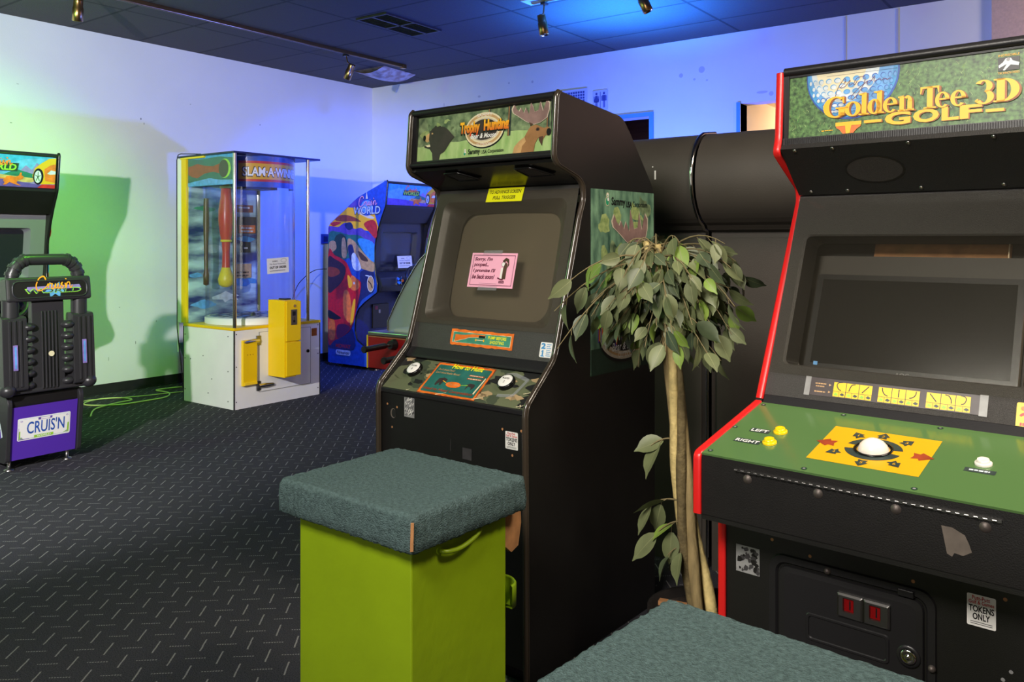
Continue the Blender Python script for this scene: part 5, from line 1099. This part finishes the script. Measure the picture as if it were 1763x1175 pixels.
def notice(name_label, loc, rot, tilt, w, h):
    t = thing('paper_notice', name_label, 'notice', loc, rot); q = Pl((0, 0, 0), (cos(tilt), 0, sin(tilt)), (-sin(tilt), 0, cos(tilt))); m = MB()
    m.plate(q, [(-w / 2, -h / 2), (w / 2, -h / 2), (w / 2, h / 2), (-w / 2, h / 2)], 0, .001, 'ink_white'); a = w / .22
    m.ring(q, 0, 0, .107 * a, .066 * a, .106 * a, .065 * a, .0014, 'ink_grey') if False else None
    m.text(q, 'SORRY,', -.055 * a, .030 * a, .055 * a, .013 * a, 'ink_black', .0014, 0, .03); m.text(q, 'This Game Temporarily', -.085 * a, .006 * a, .165 * a, .015 * a, 'ink_black', .0014, .15, .01)
    m.text(q, 'OUT OF ORDER', -.085 * a, -.024 * a, .17 * a, .020 * a, 'ink_black', .0014, 0, .05); m.scribble(q, -.085 * a, -.044 * a, .16 * a, .005 * a, 'ink_darkgrey', .0014, 7)
    m.ring(q, .06 * a, .040 * a, .030 * a, .016 * a, .027 * a, .0135 * a, .0014, 'ink_grey'); m.build('sheet', t); return t
# on the glass cylinder of the prize machine (cylinder front at local y .015)
notice('white out of order notice stuck on the prize machine glass cylinder', (-5.687 + .012, 4.449 - .035, 1.140), 90, R(3), .22, .128)

# ================================================================== DRIVING CABINETS (front faces +X)
def script_word(m, p, x, y, s, h, mat, w=.006):
    for pts in ([(.30, .62), (.24, .80), (.10, .70), (.0, .36), (.02, .12), (.14, .08), (.30, .24), (.36, .40), (.38, .30), (.36, .16)], [(.36, .30), (.42, .42), (.47, .40)], [(.49, .42), (.47, .20), (.53, .15), (.60, .40), (.59, .18), (.65, .20)], [(.68, .42), (.66, .18), (.72, .18), (.82, .46)], [(.82, .46), (.77, .36), (.84, .26), (.80, .15), (.74, .17)], [(.69, .54), (.71, .58)], [(.90, .42), (.92, .16), (.96, .42), (1.04, .44), (1.05, .16), (1.14, .30)], [(.92, .66), (.95, .56)]):
        m.stroke(p, [(x + a * s, y + b * s * .62) for a, b in smoothpath(pts, 5)], w, h, mat, w * .55)
def driving_cabinet(loc, label, grey):
    W = .385; t = thing('arcade_cabinet', label, 'arcade machine', loc, 90)
    prof = [(.0, .035), (.0, .24), (.17, .245), (.27, .30), (.302, .40), (.292, .545), (.245, .635), (.155, .705), (.03, .78), (-.03, .815), (-.03, .90), (.0, 1.01), (.012, 1.115), (.010, 1.24), (-.007, 1.35), (-.046, 1.475), (-.088, 1.58), (-.148, 1.70), (-.178, 1.945), (-.168, 1.96), (.25, 1.80), (.685, 1.53), (.70, 1.50), (.715, .035)]
    fp = fillet(prof, .02, 2)
    for sx in (-1, 1):
        m = MB().mat('black_vinyl'); a, b = (W - .018, W) if sx > 0 else (-W, -W + .018); m.prism(fp, 'x', a, b); side = m.build('side_panel', t)
        m = MB().mat('molding_dark'); m.tube([(sx * (W - .009), q[0], q[1]) for q in fillet(prof[:20], .02, 3, False)], .0098, 8); m.build('edge_molding', t)
        p = Pl((-W - .0003, 0, 0), (0, -1, 0), (0, 0, 1)) if sx < 0 else Pl((W + .0003, 0, 0), (0, 1, 0), (0, 0, 1)); fl = -1 if sx < 0 else 1
        m = MB()
        def q(pts, h, mat):
            if h >= 2: pts = [(min(.708, max(-.035 if b > 1.35 else .003, a)), b) for a, b in smoothpath([pts[-1]] + pts + pts[:2], 4)[4:-4]]
            m.poly(p, [(fl * a, b) for a, b in pts], .0004 + h * .0006, mat)
        q([(a_, b_) for a_, b_ in fp], -.5, 'ink_blue'); q([(.70, 1.505), (.683, 1.525), (.40, 1.70), (.30, 1.76), (.12, 1.70), (.0, 1.62), (-.05, 1.49), (-.03, 1.43), (.2, 1.46), (.45, 1.48)], 0, 'ink_gold'); q([(.40, 1.70), (.30, 1.765), (.22, 1.80), (.12, 1.74), (.2, 1.68)], 1, 'ink_purple')
        q([(.60, 1.57), (.50, 1.62), (.33, 1.60), (.2, 1.545), (.3, 1.55), (.5, 1.55)], 2, 'ink_rust'); q([(.67, 1.53), (.6, 1.55), (.5, 1.54), (.62, 1.50)], 2, 'ink_red'); q([(.16, 1.52), (.02, 1.56), (-.045, 1.47), (-.015, 1.37), (.06, 1.42)], 2, 'ink_red'); q([(.3, 1.66), (.1, 1.58), (0, 1.58), (.1, 1.62)], 2, 'ink_cream')
        q([(.70, 1.50), (.56, 1.49), (.47, 1.53), (.40, 1.53), (.30, 1.47), (.2, 1.48), (.1, 1.42), (.0, 1.37), (.0, 1.25), (.3, 1.30), (.70, 1.38)], 3, 'ink_purple'); q([(.45, 1.52), (.36, 1.54), (.32, 1.48), (.40, 1.46)], 4, 'ink_navy')
        q([(.70, 1.42), (.55, 1.44), (.4, 1.41), (.22, 1.40), (.12, 1.33), (.13, 1.24), (.4, 1.16), (.70, 1.12)], 4, 'ink_hill'); q([(.60, 1.38), (.50, 1.42), (.42, 1.36), (.40, 1.22), (.5, 1.16), (.62, 1.2)], 5, 'ink_dkgreen'); q([(.25, 1.34), (.18, 1.37), (.0, 1.31), (.005, 1.12), (.12, 1.19)], 5, 'ink_ltblue')
        q([(.685, 1.33), (.60, 1.34), (.58, 1.26), (.685, 1.22)], 6, 'ink_tan'); q([(.49, 1.36), (.44, 1.36), (.42, 1.18), (.49, 1.18)], 6, 'ink_tan'); q([(.40, 1.36), (.30, 1.34), (.2, 1.25), (.05, 1.14), (.008, 1.12), (.008, 1.03), (.12, 1.04), (.25, 1.08), (.38, 1.18)], 6, 'ink_tan'); q([(.40, 1.28), (.33, 1.30), (.30, 1.18), (.36, 1.14)], 7, 'ink_navy'); q([(.24, 1.24), (.12, 1.17), (.10, 1.13), (.2, 1.15)], 7, 'ink_brown')
        q([(.34, 1.19), (.30, 1.22), (.26, 1.18), (.22, 1.12), (.20, 1.05), (.27, 1.03), (.33, 1.08)], 8, 'ink_pale')
        q([(.20, 1.03), (.006, 1.02), (.006, .84), (.10, .78), (.2, .72), (.26, .64), (.22, .9)], 5, 'ink_navy'); q([(.13, .99), (.08, .985), (.08, .975), (.13, .98)], 8, 'ink_pale')
        q([(.705, 1.20), (.60, 1.19), (.44, 1.13), (.38, 1.06), (.33, .98), (.22, .93), (.20, .86), (.26, .64), (.33, .45), (.42, .36), (.6, .28), (.71, .29)], 10, 'ink_car_red'); q([(.705, 1.16), (.60, 1.15), (.46, 1.09), (.43, 1.02), (.48, .92), (.58, .84), (.705, .80)], 11, 'ink_glassbrown'); q([(.70, 1.06), (.56, 1.05), (.52, 1.0), (.62, .96), (.70, .97)], 12, 'ink_rust')
        q([(.34, .98), (.24, .93), (.22, .86), (.30, .82), (.36, .86)], 11, 'ink_flame'); q([(.40, .98), (.35, .95), (.33, .88), (.38, .85)], 12, 'ink_gold'); q([(.46, .80), (.38, .80), (.33, .60), (.36, .48), (.46, .56)], 11, 'ink_flame'); q([(.32, .70), (.28, .72), (.31, .52), (.36, .46)], 12, 'ink_gold'); m.ell(p, fl * .30, .90, .012, .014, .0004 + 13 * .0006, 'ink_pale', 16)
        q([(.70, .60), (.58, .56), (.50, .52), (.60, .50), (.70, .52)], 12, 'ink_black'); q([(.68, .50), (.60, .48), (.60, .30), (.69, .30)], 12, 'ink_orange'); q([(.56, .44), (.44, .46), (.36, .42), (.46, .34), (.56, .31)], 12, 'ink_maroon'); q([(.71, .28), (.42, .35), (.33, .42), (.31, .2), (.71, .2)], 9, 'ink_navy')
        m.ell(p, fl * .055, .90, .052, .085, .0072, 'ink_pale', 24); m.ell(p, fl * .055, .90, .046, .078, .0078, 'ink_tan', 24); m.stroke(p, [(fl * .09, .93), (fl * .05, .90), (fl * .03, .86)], .014, .0082, 'ink_brown')
        # logo
        cx = fl * .11; m.ell(p, cx, 1.69, .11, .085, .0066, 'ink_blue', 28); m.ell(p, cx, 1.70, .085, .065, .0070, 'ink_sky', 24)
        m.text(p, 'WORLD', cx - .205, 1.615, .41, .092, 'ink_navy', .0078, .1, .05); m.text(p, 'WORLD', cx - .195, 1.622, .39, .080, 'ink_pale', .0084, .1, .01)
        m.poly(p, [(cx - .015, 1.78), (cx, 1.86), (cx + .015, 1.78)], .0076, 'ink_cream'); script_word(m, p, cx - .115, 1.690, .235, .0090, 'ink_maroon', .016); script_word(m, p, cx - .115, 1.692, .235, .0096, 'ink_pink', .009)
        tx = fl * .47; m.text(p, 'MIDWAY', tx - .115, .205, .23, .042, 'ink_red', .0062, 0, .03); m.poly(p, rr(tx - .115, tx + .115, .130, .185, .025), .0062, 'ink_pale'); m.text(p, 'Nintendo', tx - .095, .140, .19, .034, 'ink_navy', .0068, 0, .02); m.build('side_art', side)
    wI = W - .0185
    m = MB().mat('black_vinyl'); m.box(-wI, wI, .69, .705, .04, 1.48); slab(m, -.165, 1.95, .25, 1.79, -wI, wI, .016); slab(m, .25, 1.79, .68, 1.525, -wI, wI, .016); m.build('shell', t)
    m = MB().mat('purple'); m.box(-W, W, .004, .25, .035, .235); m.mat('black_vinyl'); m.box(-.14, .14, -.0, .01, .06, .22); m.build('pedestal', t)
    m = MB().mat('ink_navy' if not grey else 'black_vinyl'); m.box(-wI, wI, .32, .335, .22, .80); fr_ = m.build('recess_panel', t)
    m = MB().mat('black_plastic'); m.box(-.12, .12, .300, .3195, .40, .66); m.mat('steel'); m.box(-.04, -.01, .296, .30, .56, .60); m.mat('ink_maroon'); m.box(-.09, -.05, .296, .30, .60, .64); m.build('coin_door', fr_, .004)
    if True:
        p = Pl((-W - .0006, 0, 0), (0, -1, 0), (0, 0, 1)); m = MB()
    # marquee
    p = face(0, -.143, 1.695, -.172, 1.945); m = MB().mat('black_plastic'); slab(m, -.138, 1.69, -.170, 1.955, -wI, wI, .05); mf = m.build('marquee_frame', t)
    m = MB(); m.plate(p, [(-wI + .01, .02), (wI - .01, .02), (wI - .01, .235), (-wI + .01, .235)], .0002, .003, 'ink_sky'); x0, x1 = -wI + .01, wI - .01; y1 = .235; P_ = lambda pts, h, mt: m.poly(p, [(max(x0, min(x1, a)), max(.02, min(y1, b))) for a, b in pts], .003 + h * .0005, mt)
    P_([(x0, .16), (-.2, .20), (0, .16), (.15, .21), (x1, .235), (x0, .235)], 1, 'ink_ltblue'); P_([(.10, .10), (.16, .17), (.20, .14), (.23, .19), (.30, .15), (x1, .17), (x1, .02), (.05, .05)], 2, 'ink_violet'); P_([(.02, .10), (.10, .14), (.18, .12), (.25, .10), (.2, .06), (0, .06)], 3, 'ink_hill'); P_([(.0, .10), (.2, .085), (.28, .09), (.2, .055), (-.1, .05)], 4, 'ink_tan'); P_([(x0, .09), (-.1, .08), (.1, .06), (.26, .04), (x1, .03), (x1, .02), (x0, .02)], 5, 'ink_purple')
    P_([(.205, .10), (.22, .155), (.26, .19), (.31, .225), (x1, .232), (x1, .05), (.26, .045), (.22, .06)], 6, 'ink_mustard'); P_([(.28, .15), (.32, .18), (x1, .19), (x1, .06), (.29, .07)], 7, 'ink_orange'); m.ell(p, .243, .098, .034, .056, .0072, 'ink_black', 24); m.ell(p, .240, .096, .023, .042, .0078, 'ink_pale', 24)
    for k in range(5): m.stroke(p, [(.240, .096), (.240 + .019 * cos(k * 1.257 + .3), .096 + .036 * sin(k * 1.257 + .3))], .005, .0084, 'ink_slate')
    P_([(.30, .12), (.325, .145), (x1, .14), (x1, .12), (.32, .115)], 9, 'ink_pale'); P_([(.27, .045), (x1, .045), (x1, .02), (.24, .02)], 8, 'ink_red')
    P_([(.02, .06), (.04, .088), (.07, .092), (.095, .085), (.118, .098), (.125, .118), (.135, .118), (.135, .10), (.150, .09), (.14, .075), (.11, .065), (.105, .045), (.135, .03), (.12, .03), (.085, .04), (.06, .05), (.04, .032), (.02, .03), (.03, .045)], 10, 'ink_orange'); m.stroke(p, [(.03, .075), (-.0, .075), (-.012, .10)], .007, .0086, 'ink_orange', .003)
    m.poly(p, [(-.145, .125), (.105, .125), (.115, .18), (-.135, .18)], .0074, 'ink_dkgreen'); m.text(p, 'WORLD', -.14, .130, .24, .044, 'ink_lime', .0080, .1, .03); script_word(m, p, -.11, .150, .16, .0086, 'ink_flame', .010); m.build('marquee_sign', mf)
    m = MB().mat('black_vinyl'); slab(m, -.140, 1.69, -.046, 1.535, -wI, wI, -.02); m.build('speaker_panel', t)
    # screen
    p = face(0, .06, 1.02, .0, 1.52); L = math.hypot(.06, .5); m = MB().mat('bezel_light' if grey else 'black_plastic')
    def lp(x0_, x1_, y0_, y1_, r_, h): return [p(x, y, h) for x, y in rr(x0_, x1_, y0_, y1_, r_, 4)]
    m.loft([lp(-wI, wI, -.02, L + .02, .001, 0), lp(-.27, .27, .05, .42, .02, 0), lp(-.245, .245, .065, .405, .03, -.05)]); sb = m.build('screen_bezel', t); m = MB().mat('crt_dark'); m.plate(p, rr(-.26, .26, .05, .42, .01), -.06, -.05); m.build('picture_tube', t); m = MB().mat('clear_glass'); m.plate(p, [(-wI + .004, .005), (wI - .004, .005), (wI - .004, L), (-wI + .004, L)], .0015, .0045); m.build('screen_cover', t)
    # dashboard and wheel
    m = MB().mat('black_plastic'); m.prism(fillet([(.16, 1.03), (.02, 1.02), (-.06, .96), (-.09, .88), (-.06, .815), (.32, .80), (.32, 1.03)], .02, 3), 'x', -wI, wI); da = m.build('dashboard', t, .006)
    c = Vector((.05, -.145, .94)); n = Vector((0, -.9, .35)).normalized(); u = Vector((1, 0, 0)); v = n.cross(u)
    m = MB().mat('black_plastic'); m.cyl(c - n * .10, c - n * .0, .03, 14); m.tube([c + u * .125 * cos(a * pi / 18) + v * .125 * sin(a * pi / 18) + n * .02 for a in range(36)], .015, 8, True); m.lathe([(.055, .0), (.05, .02), (.03, .03), (0, .03)], c, n, 20)
    for a in (0, 180, 250, 290): m.tube([c + n * .012, c + (u * cos(R(a)) + v * sin(R(a))) * .12 + n * .02], .011, 6)
    wh = m.build('steering_wheel', t); m = MB().mat('ink_lime'); m.lathe([(.016, .031), (.014, .034), (0, .034)], c, n, 16); m.build('wheel_emblem', wh)
    for x, z, mt in ((-.125, .945, 'blue_btn'), (-.125, .905, 'blue_btn'), (-.070, .925, 'orange_btn')): m = MB().mat(mt); y = -.066 - (.96 - z) * .37; m.cyl((x, y + .01, z), (x, y - .014, z), .015, 14); m.build('view_button', da)
    m = MB().mat('chrome'); m.box(-.165, -.160, -.10, -.08, .88, .97); m.box(-.098, -.093, -.10, -.08, .88, .97); m.build('button_frame', da)
    for x in (-.3, .3):
        for y in (.06, .62): m = MB().mat('steel'); m.lathe([(.03, 0), (.03, .008), (.01, .014), (.01, .035)], (x, y, 0), (0, 0, 1), 14); m.build('leveling_foot', t)
    return t
driving_cabinet((-6.21, 2.44, 0), 'driving game cabinet with orange car marquee, behind the black racing seat', True)
dc = driving_cabinet((-6.21, 6.43, 0), 'driving game cabinet with red sports car side art in the far corner', False)
notice('white out of order notice on the far driving game screen', (-6.21 - .012, 6.43 + .07, 1.118), 90, 0, .22, .13).rotation_euler = (R(-6.84), 0, R(90))

# ================================================================== RACING SEAT (its back faces +X)
def racing_seat():
    t = thing('racing_seat', 'black moulded racing game seat on purple pedestal with licence plate', 'seat', (-5.20, 2.35, 0), 90)
    m = MB().mat('black_vinyl'); m.prism([(.0, .385), (.0, .44), (.55, .44), (.55, .06), (.04, .06)], 'x', -.205, .19); ped = m.build('pedestal', t)
    m = MB().mat('purple'); m.prism([(-.004, .375), (-.012, .375), (.022, .062), (.03, .062)], 'x', -.195, .182); pp = m.build('rear_panel', ped)
    for x in (-.222, .186): m = MB().mat('seat_plastic'); m.prism(fillet([(-.03, .40), (.008, .05), (.56, .05), (.56, .44), (-.01, .44)], .03, 4), 'x', x, x + .026); m.build('side_cheek', ped, .004)
    m = MB(); p = Pl((-.2225, 0, 0), (0, -1, 0), (0, 0, 1)); m.ring(p, -.20, .12, .17, .25, .155, .235, .0006, 'ink_pale', 20, 120); m.ring(p, -.20, .12, .155, .235, .10, .17, .0006, 'ink_purple', 20, 120); m.build('side_art', ped)
    for x in (-.18, .15): m = MB().mat('steel'); m.lathe([(.028, 0), (.028, .008), (.01, .012), (.01, .06)], (x, .06, 0), (0, 0, 1), 14); m.build('leveling_foot', ped)
    for x in (-.18, .15): m = MB().mat('steel'); m.lathe([(.028, 0), (.028, .008), (.01, .012), (.01, .06)], (x, .50, 0), (0, 0, 1), 14); m.build('leveling_foot', ped)
    p = Pl((0, -.012, .375), (1, 0, 0), (0, -.034, .313)); p.o = Vector((0, .0235, .0612)); m = MB(); L = .315
    m.plate(p, rr(-.158, .142, .112, .245, .008), .001, .003, 'ink_white'); m.poly(p, rr(-.153, .137, .117, .240, .006), .0034, 'ink_pale'); m.poly(p, [(-.153, .117), (-.09, .117), (-.12, .16), (-.153, .19)], .0037, 'ink_violet'); m.poly(p, rr(-.150, .134, .122, .236, .006), .0040, 'ink_white')
    m.poly(p, [(-.150, .122), (-.125, .122), (-.142, .134), (-.143, .17), (-.150, .17)], .0043, 'ink_lime'); m.poly(p, [(.134, .122), (.10, .122), (.124, .134), (.126, .18), (.134, .18)], .0043, 'ink_lime'); m.rect(p, -.045, .035, .224, .238, .0043, 'ink_purple'); m.rect(p, -.030, .022, .226, .236, .0046, 'ink_white')
    for x, y in ((-.138, .228), (.122, .228), (-.138, .128), (.122, .128)): m.ring(p, x, y, .007, .005, .004, .003, .0046, 'ink_violet', n=12)
    m.text(p, "CRUIS'N", -.107, .147, .215, .075, 'ink_blue', .0046, 0, .012); m.rect(p, -.065, .045, .119, .135, .0043, 'ink_lime'); m.text(p, 'WORLD', -.05, .122, .08, .010, 'ink_white', .0048, 0, .02); m.build('licence_plate', pp)
    # seat shell
    m = MB().mat('seat_plastic'); m.prism(fillet([(-.05, .45), (.46, .45), (.48, .50), (.40, .56), (.06, .55), (.04, .60), (-.03, .50)], .03, 3), 'x', -.25, .25); m.build('seat_pan', t, .015, 3)
    def back(y0, lean, z): return y0 + lean * (z - .47)
    for x0, x1, dl in ((-.262, -.128, .02), (.135, .262, .02)):
        m = MB().mat('seat_plastic'); m.prism(fillet([(-.075, .478), (.05, .478), (.04, .91), (-.045, .905)], .02, 3), 'x', x0, x1)
        for k in range(3): xx = x0 + .030 + k * .030; m.prism(fillet([(-.079, .50), (-.06, .50), (-.045, .885), (-.055, .885)], .003, 1), 'x', xx, xx + .014)
        bo = m.build('bolster', t, .007, 2); xm = (x0 + x1) / 2 - .004; m = MB(); p2 = Pl((xm, -.0785, .60), (1, 0, 0), (0, .07, 1)); m.plate(p2, [(-.012, 0), (.012, 0), (.012, .145), (-.012, .145)], -.003, .0012, 'ink_violet'); m.text(p2, 'CRUISN', -.006, .01, .12, .012, 'ink_pale', .0018, rot=pi / 2) if False else m.rect(p2, -.005, .005, .01, .135, .0016, 'ink_sky'); m.build('bolster_sticker', bo)
        m = MB().mat('seat_plastic'); m.cyl((xm, .0, .90), (xm, .0, 1.0), .045, 18); m.build('post', t)
        m = MB().mat('seat_plastic'); xo = x1 - .03 if x0 > 0 else x0 + .03; m.sphere((xo, -.045, .485), .045, 16, 1, 1.1, .9); m.build('pivot_cap', t)
    m = MB().mat('seat_plastic'); m.prism(fillet([(-.040, .455), (.03, .455), (.03, .99), (-.015, .99)], .01, 2), 'x', -.088, .095)
    for k in range(5): xx = -.040 + k * .020; m.prism(fillet([(-.052, .47), (-.03, .47), (-.015, .93), (-.028, .93)], .004, 1), 'x', xx, xx + .009)
    sp = m.build('spine', t, .006, 2); m = MB().mat('ink_cream'); m.cyl((.010, -.046, .675), (.010, -.052, .675), .016, 16); m.build('round_badge', sp)
    for sx, xa, xb in ((-1, -.135, -.085), (1, .09, .14)):
        for k in range(6):
            z = .50 + .068 * k; m = MB().mat('seat_plastic'); m.sphere(((xa + xb) / 2, -.02, z), .036, 14, 1.15, 1.25, .72, -90, 90); m.cyl(((xa - .01), .0, z), ((xb + .01), .0, z), .014, 10); m.build('rib', t)
    m = MB().mat('seat_plastic'); m.prism(fillet([(-.055, .99), (.07, .99), (.065, 1.12), (-.035, 1.135)], .022, 4), 'x', -.235, .250); hd = m.build('headrest', t, .018, 3)
    p = Pl((0, -.0555, .99), (1, 0, 0), (0, .02, .145)); m = MB().mat('seat_plastic'); m.tube([p(x, y, .001) for x, y in rr(-.205, .220, .022, .120, .035, 6)], .005, 6, True); m.mat('black_vinyl'); m.poly(p, rr(-.203, .218, .024, .118, .034, 6), .0006)
    m.build('headrest_panel', hd); m = MB(); m.poly(p, [(-.135, .062), (.185, .072), (.175, .094), (-.125, .086)], .0014, 'ink_violet'); m.poly(p, [(.03 + .075 * cos(k * .3927) * (1 if k % 2 else .6), .066 + .05 * sin(k * .3927) * (1 if k % 2 else .5)) for k in range(16)], .0011, 'ink_sky')
    m.text(p, 'WORLD', -.140, .046, .325, .030, 'ink_lime', .0018, .1, .03); m.text(p, 'WORLD', -.132, .050, .310, .022, 'ink_navy', .0022, .1, .0); script_word(m, p, -.075, .055, .185, .0026, 'ink_flame', .009); script_word(m, p, -.075, .056, .185, .0030, 'ink_gold', .0045); m.build('headrest_logo', hd)
    # grab handle
    m = MB().mat('seat_plastic'); H = []
    for a in range(0, 91, 10): H.append((-.185 + .095 - .095 * cos(R(a)), .02, 1.12 + .115 * sin(R(a))))
    H2 = [(.200 - .095 + .095 * cos(R(a)), .02, 1.12 + .115 * sin(R(a))) for a in range(90, -1, -10)]
    m.tube(H + H2, .034, 14); ha = m.build('grab_handle', t)
    for Q in (H, H2):
        m = MB().mat('seat_plastic')
        for i in range(1, 9, 2): a, b = Vector(Q[i]), Vector(Q[i + 1]); m.cyl(a, b, .040, 14)
        m.build('ribbed_elbow', ha)
racing_seat()

# ================================================================== DOME HOCKEY TABLE
def dome_table():
    t = thing('dome_hockey_table', 'red dome hockey table with black rod handles, mostly hidden behind the hunting game', 'game table', (-2.80, 3.16, 0))
    m = MB().mat('red_paint'); m.box(-.50, .55, 0, .84, .66, .835); b = m.build('body', t, .006); m = MB().mat('yellow_trim'); m.box(-.505, -.497, -.004, .0, .66, .838); m.build('corner_strip', b)
    m = MB().mat('steel'); m.box(-.50, .55, .0, .84, .836, .856); m.build('deck', t, .003)
    m = MB().mat('black_vinyl'); m.box(-.26, .36, .18, .66, 0, .66); m.build('pedestal', t, .006)
    m = MB().mat('dome_glass'); P = [(-.40, .857), (-.40, .91), (-.28, 1.10), (-.12, 1.28), (.12, 1.34), (.36, 1.26), (.46, 1.05), (.48, .857)]; q = smoothpath(P[1:7], 4); q = [P[0]] + q + [P[7]]
    n = len(q); vs = [(a, .06, z) for a, z in q] + [(a, .78, z) for a, z in q]; m.add(vs, [(i, i + 1, n + i + 1, n + i) for i in range(n - 1)], True); m.add([(a, .06, z) for a, z in q], [list(range(n))], False); m.add([(a, .78, z) for a, z in q], [list(range(n - 1, -1, -1))], False); m.build('dome', t)
    m = MB().mat('chrome'); m.tube([(a, .055, z + .004) for a, z in q], .006, 6); m.build('dome_rim', t)
    m = MB().mat('white_laminate'); m.box(-.38, .45, .08, .76, .857, .872); m.build('rink', t)
    for x, z in ((-.30, .80), (-.16, .755), (.02, .80), (.2, .755), (.36, .80)):
        m = MB().mat('black_plastic'); m.cyl((x, -.002, z), (x, -.035, z), .030, 16, .022); m.mat('steel'); m.cyl((x, -.03, z), (x, -.07, z), .008, 10); m.mat('black_plastic'); m.tube([(x, -.06, z), (x, -.075, z), (x, -.20, z - .004), (x, -.215, z - .004), (x, -.222, z - .004)], .014, 12, radii=[.011, .016, .015, .019, .017]); m.build('rod_handle', t)
dome_table()

# ================================================================== SMALL FLOOR THINGS
def floor_bits():
    m = MB().mat('cord_yellow'); z = .006
    def P(pts): return smoothpath([(x, y, z) for x, y in pts], 6)
    m.tube(P([(-6.36, 3.20), (-6.60, 3.36), (-6.70, 3.58), (-6.74, 3.74), (-6.90, 3.72), (-6.98, 3.58), (-6.92, 3.44), (-6.80, 3.40), (-6.62, 3.56), (-6.60, 3.78), (-6.62, 3.98), (-6.78, 4.10), (-6.98, 4.10), (-7.00, 4.18), (-6.96, 4.34)]), .006, 6)
    m.tube(P([(-6.62, 3.10), (-6.98, 3.44), (-6.96, 3.62), (-6.84, 3.85), (-6.78, 4.05), (-6.72, 4.28)]), .004, 6)
    tag(m.build('extension_lead'), 'pale yellow-green power cord looping over the carpet beside the prize machine', 'cord')
    m = MB().mat('green_carpet'); m.prism([(0, 0), (.10, 0), (-.17, .41), (-.25, .41)], 'x', 0, .42) if False else m.prism([(-6.80, .012), (-6.66, .012), (-7.02, .40), (-7.06, .40)], 'y', 4.36, 4.95)
    tag(m.build('ramp_wedge', None, .004), 'dark green carpeted wedge leaning behind the prize machine by the left wall', 'wedge')
    m = MB().mat('black_gloss'); m.tube(smoothpath([(-6.9, 5.55, .75), (-6.98, 5.7, .9), (-7.05, 5.95, 1.02), (-6.95, 6.05, 1.04)], 6), .004, 6); m.tube(smoothpath([(-6.9, 5.55, .75), (-6.86, 5.4, .4), (-6.84, 5.3, .006), (-6.80, 5.25, .006)], 6), .004, 6)
    tag(m.build('power_cable'), 'thin black cable drooping between the prize machine and the far driving cabinet', 'cable')
floor_bits()
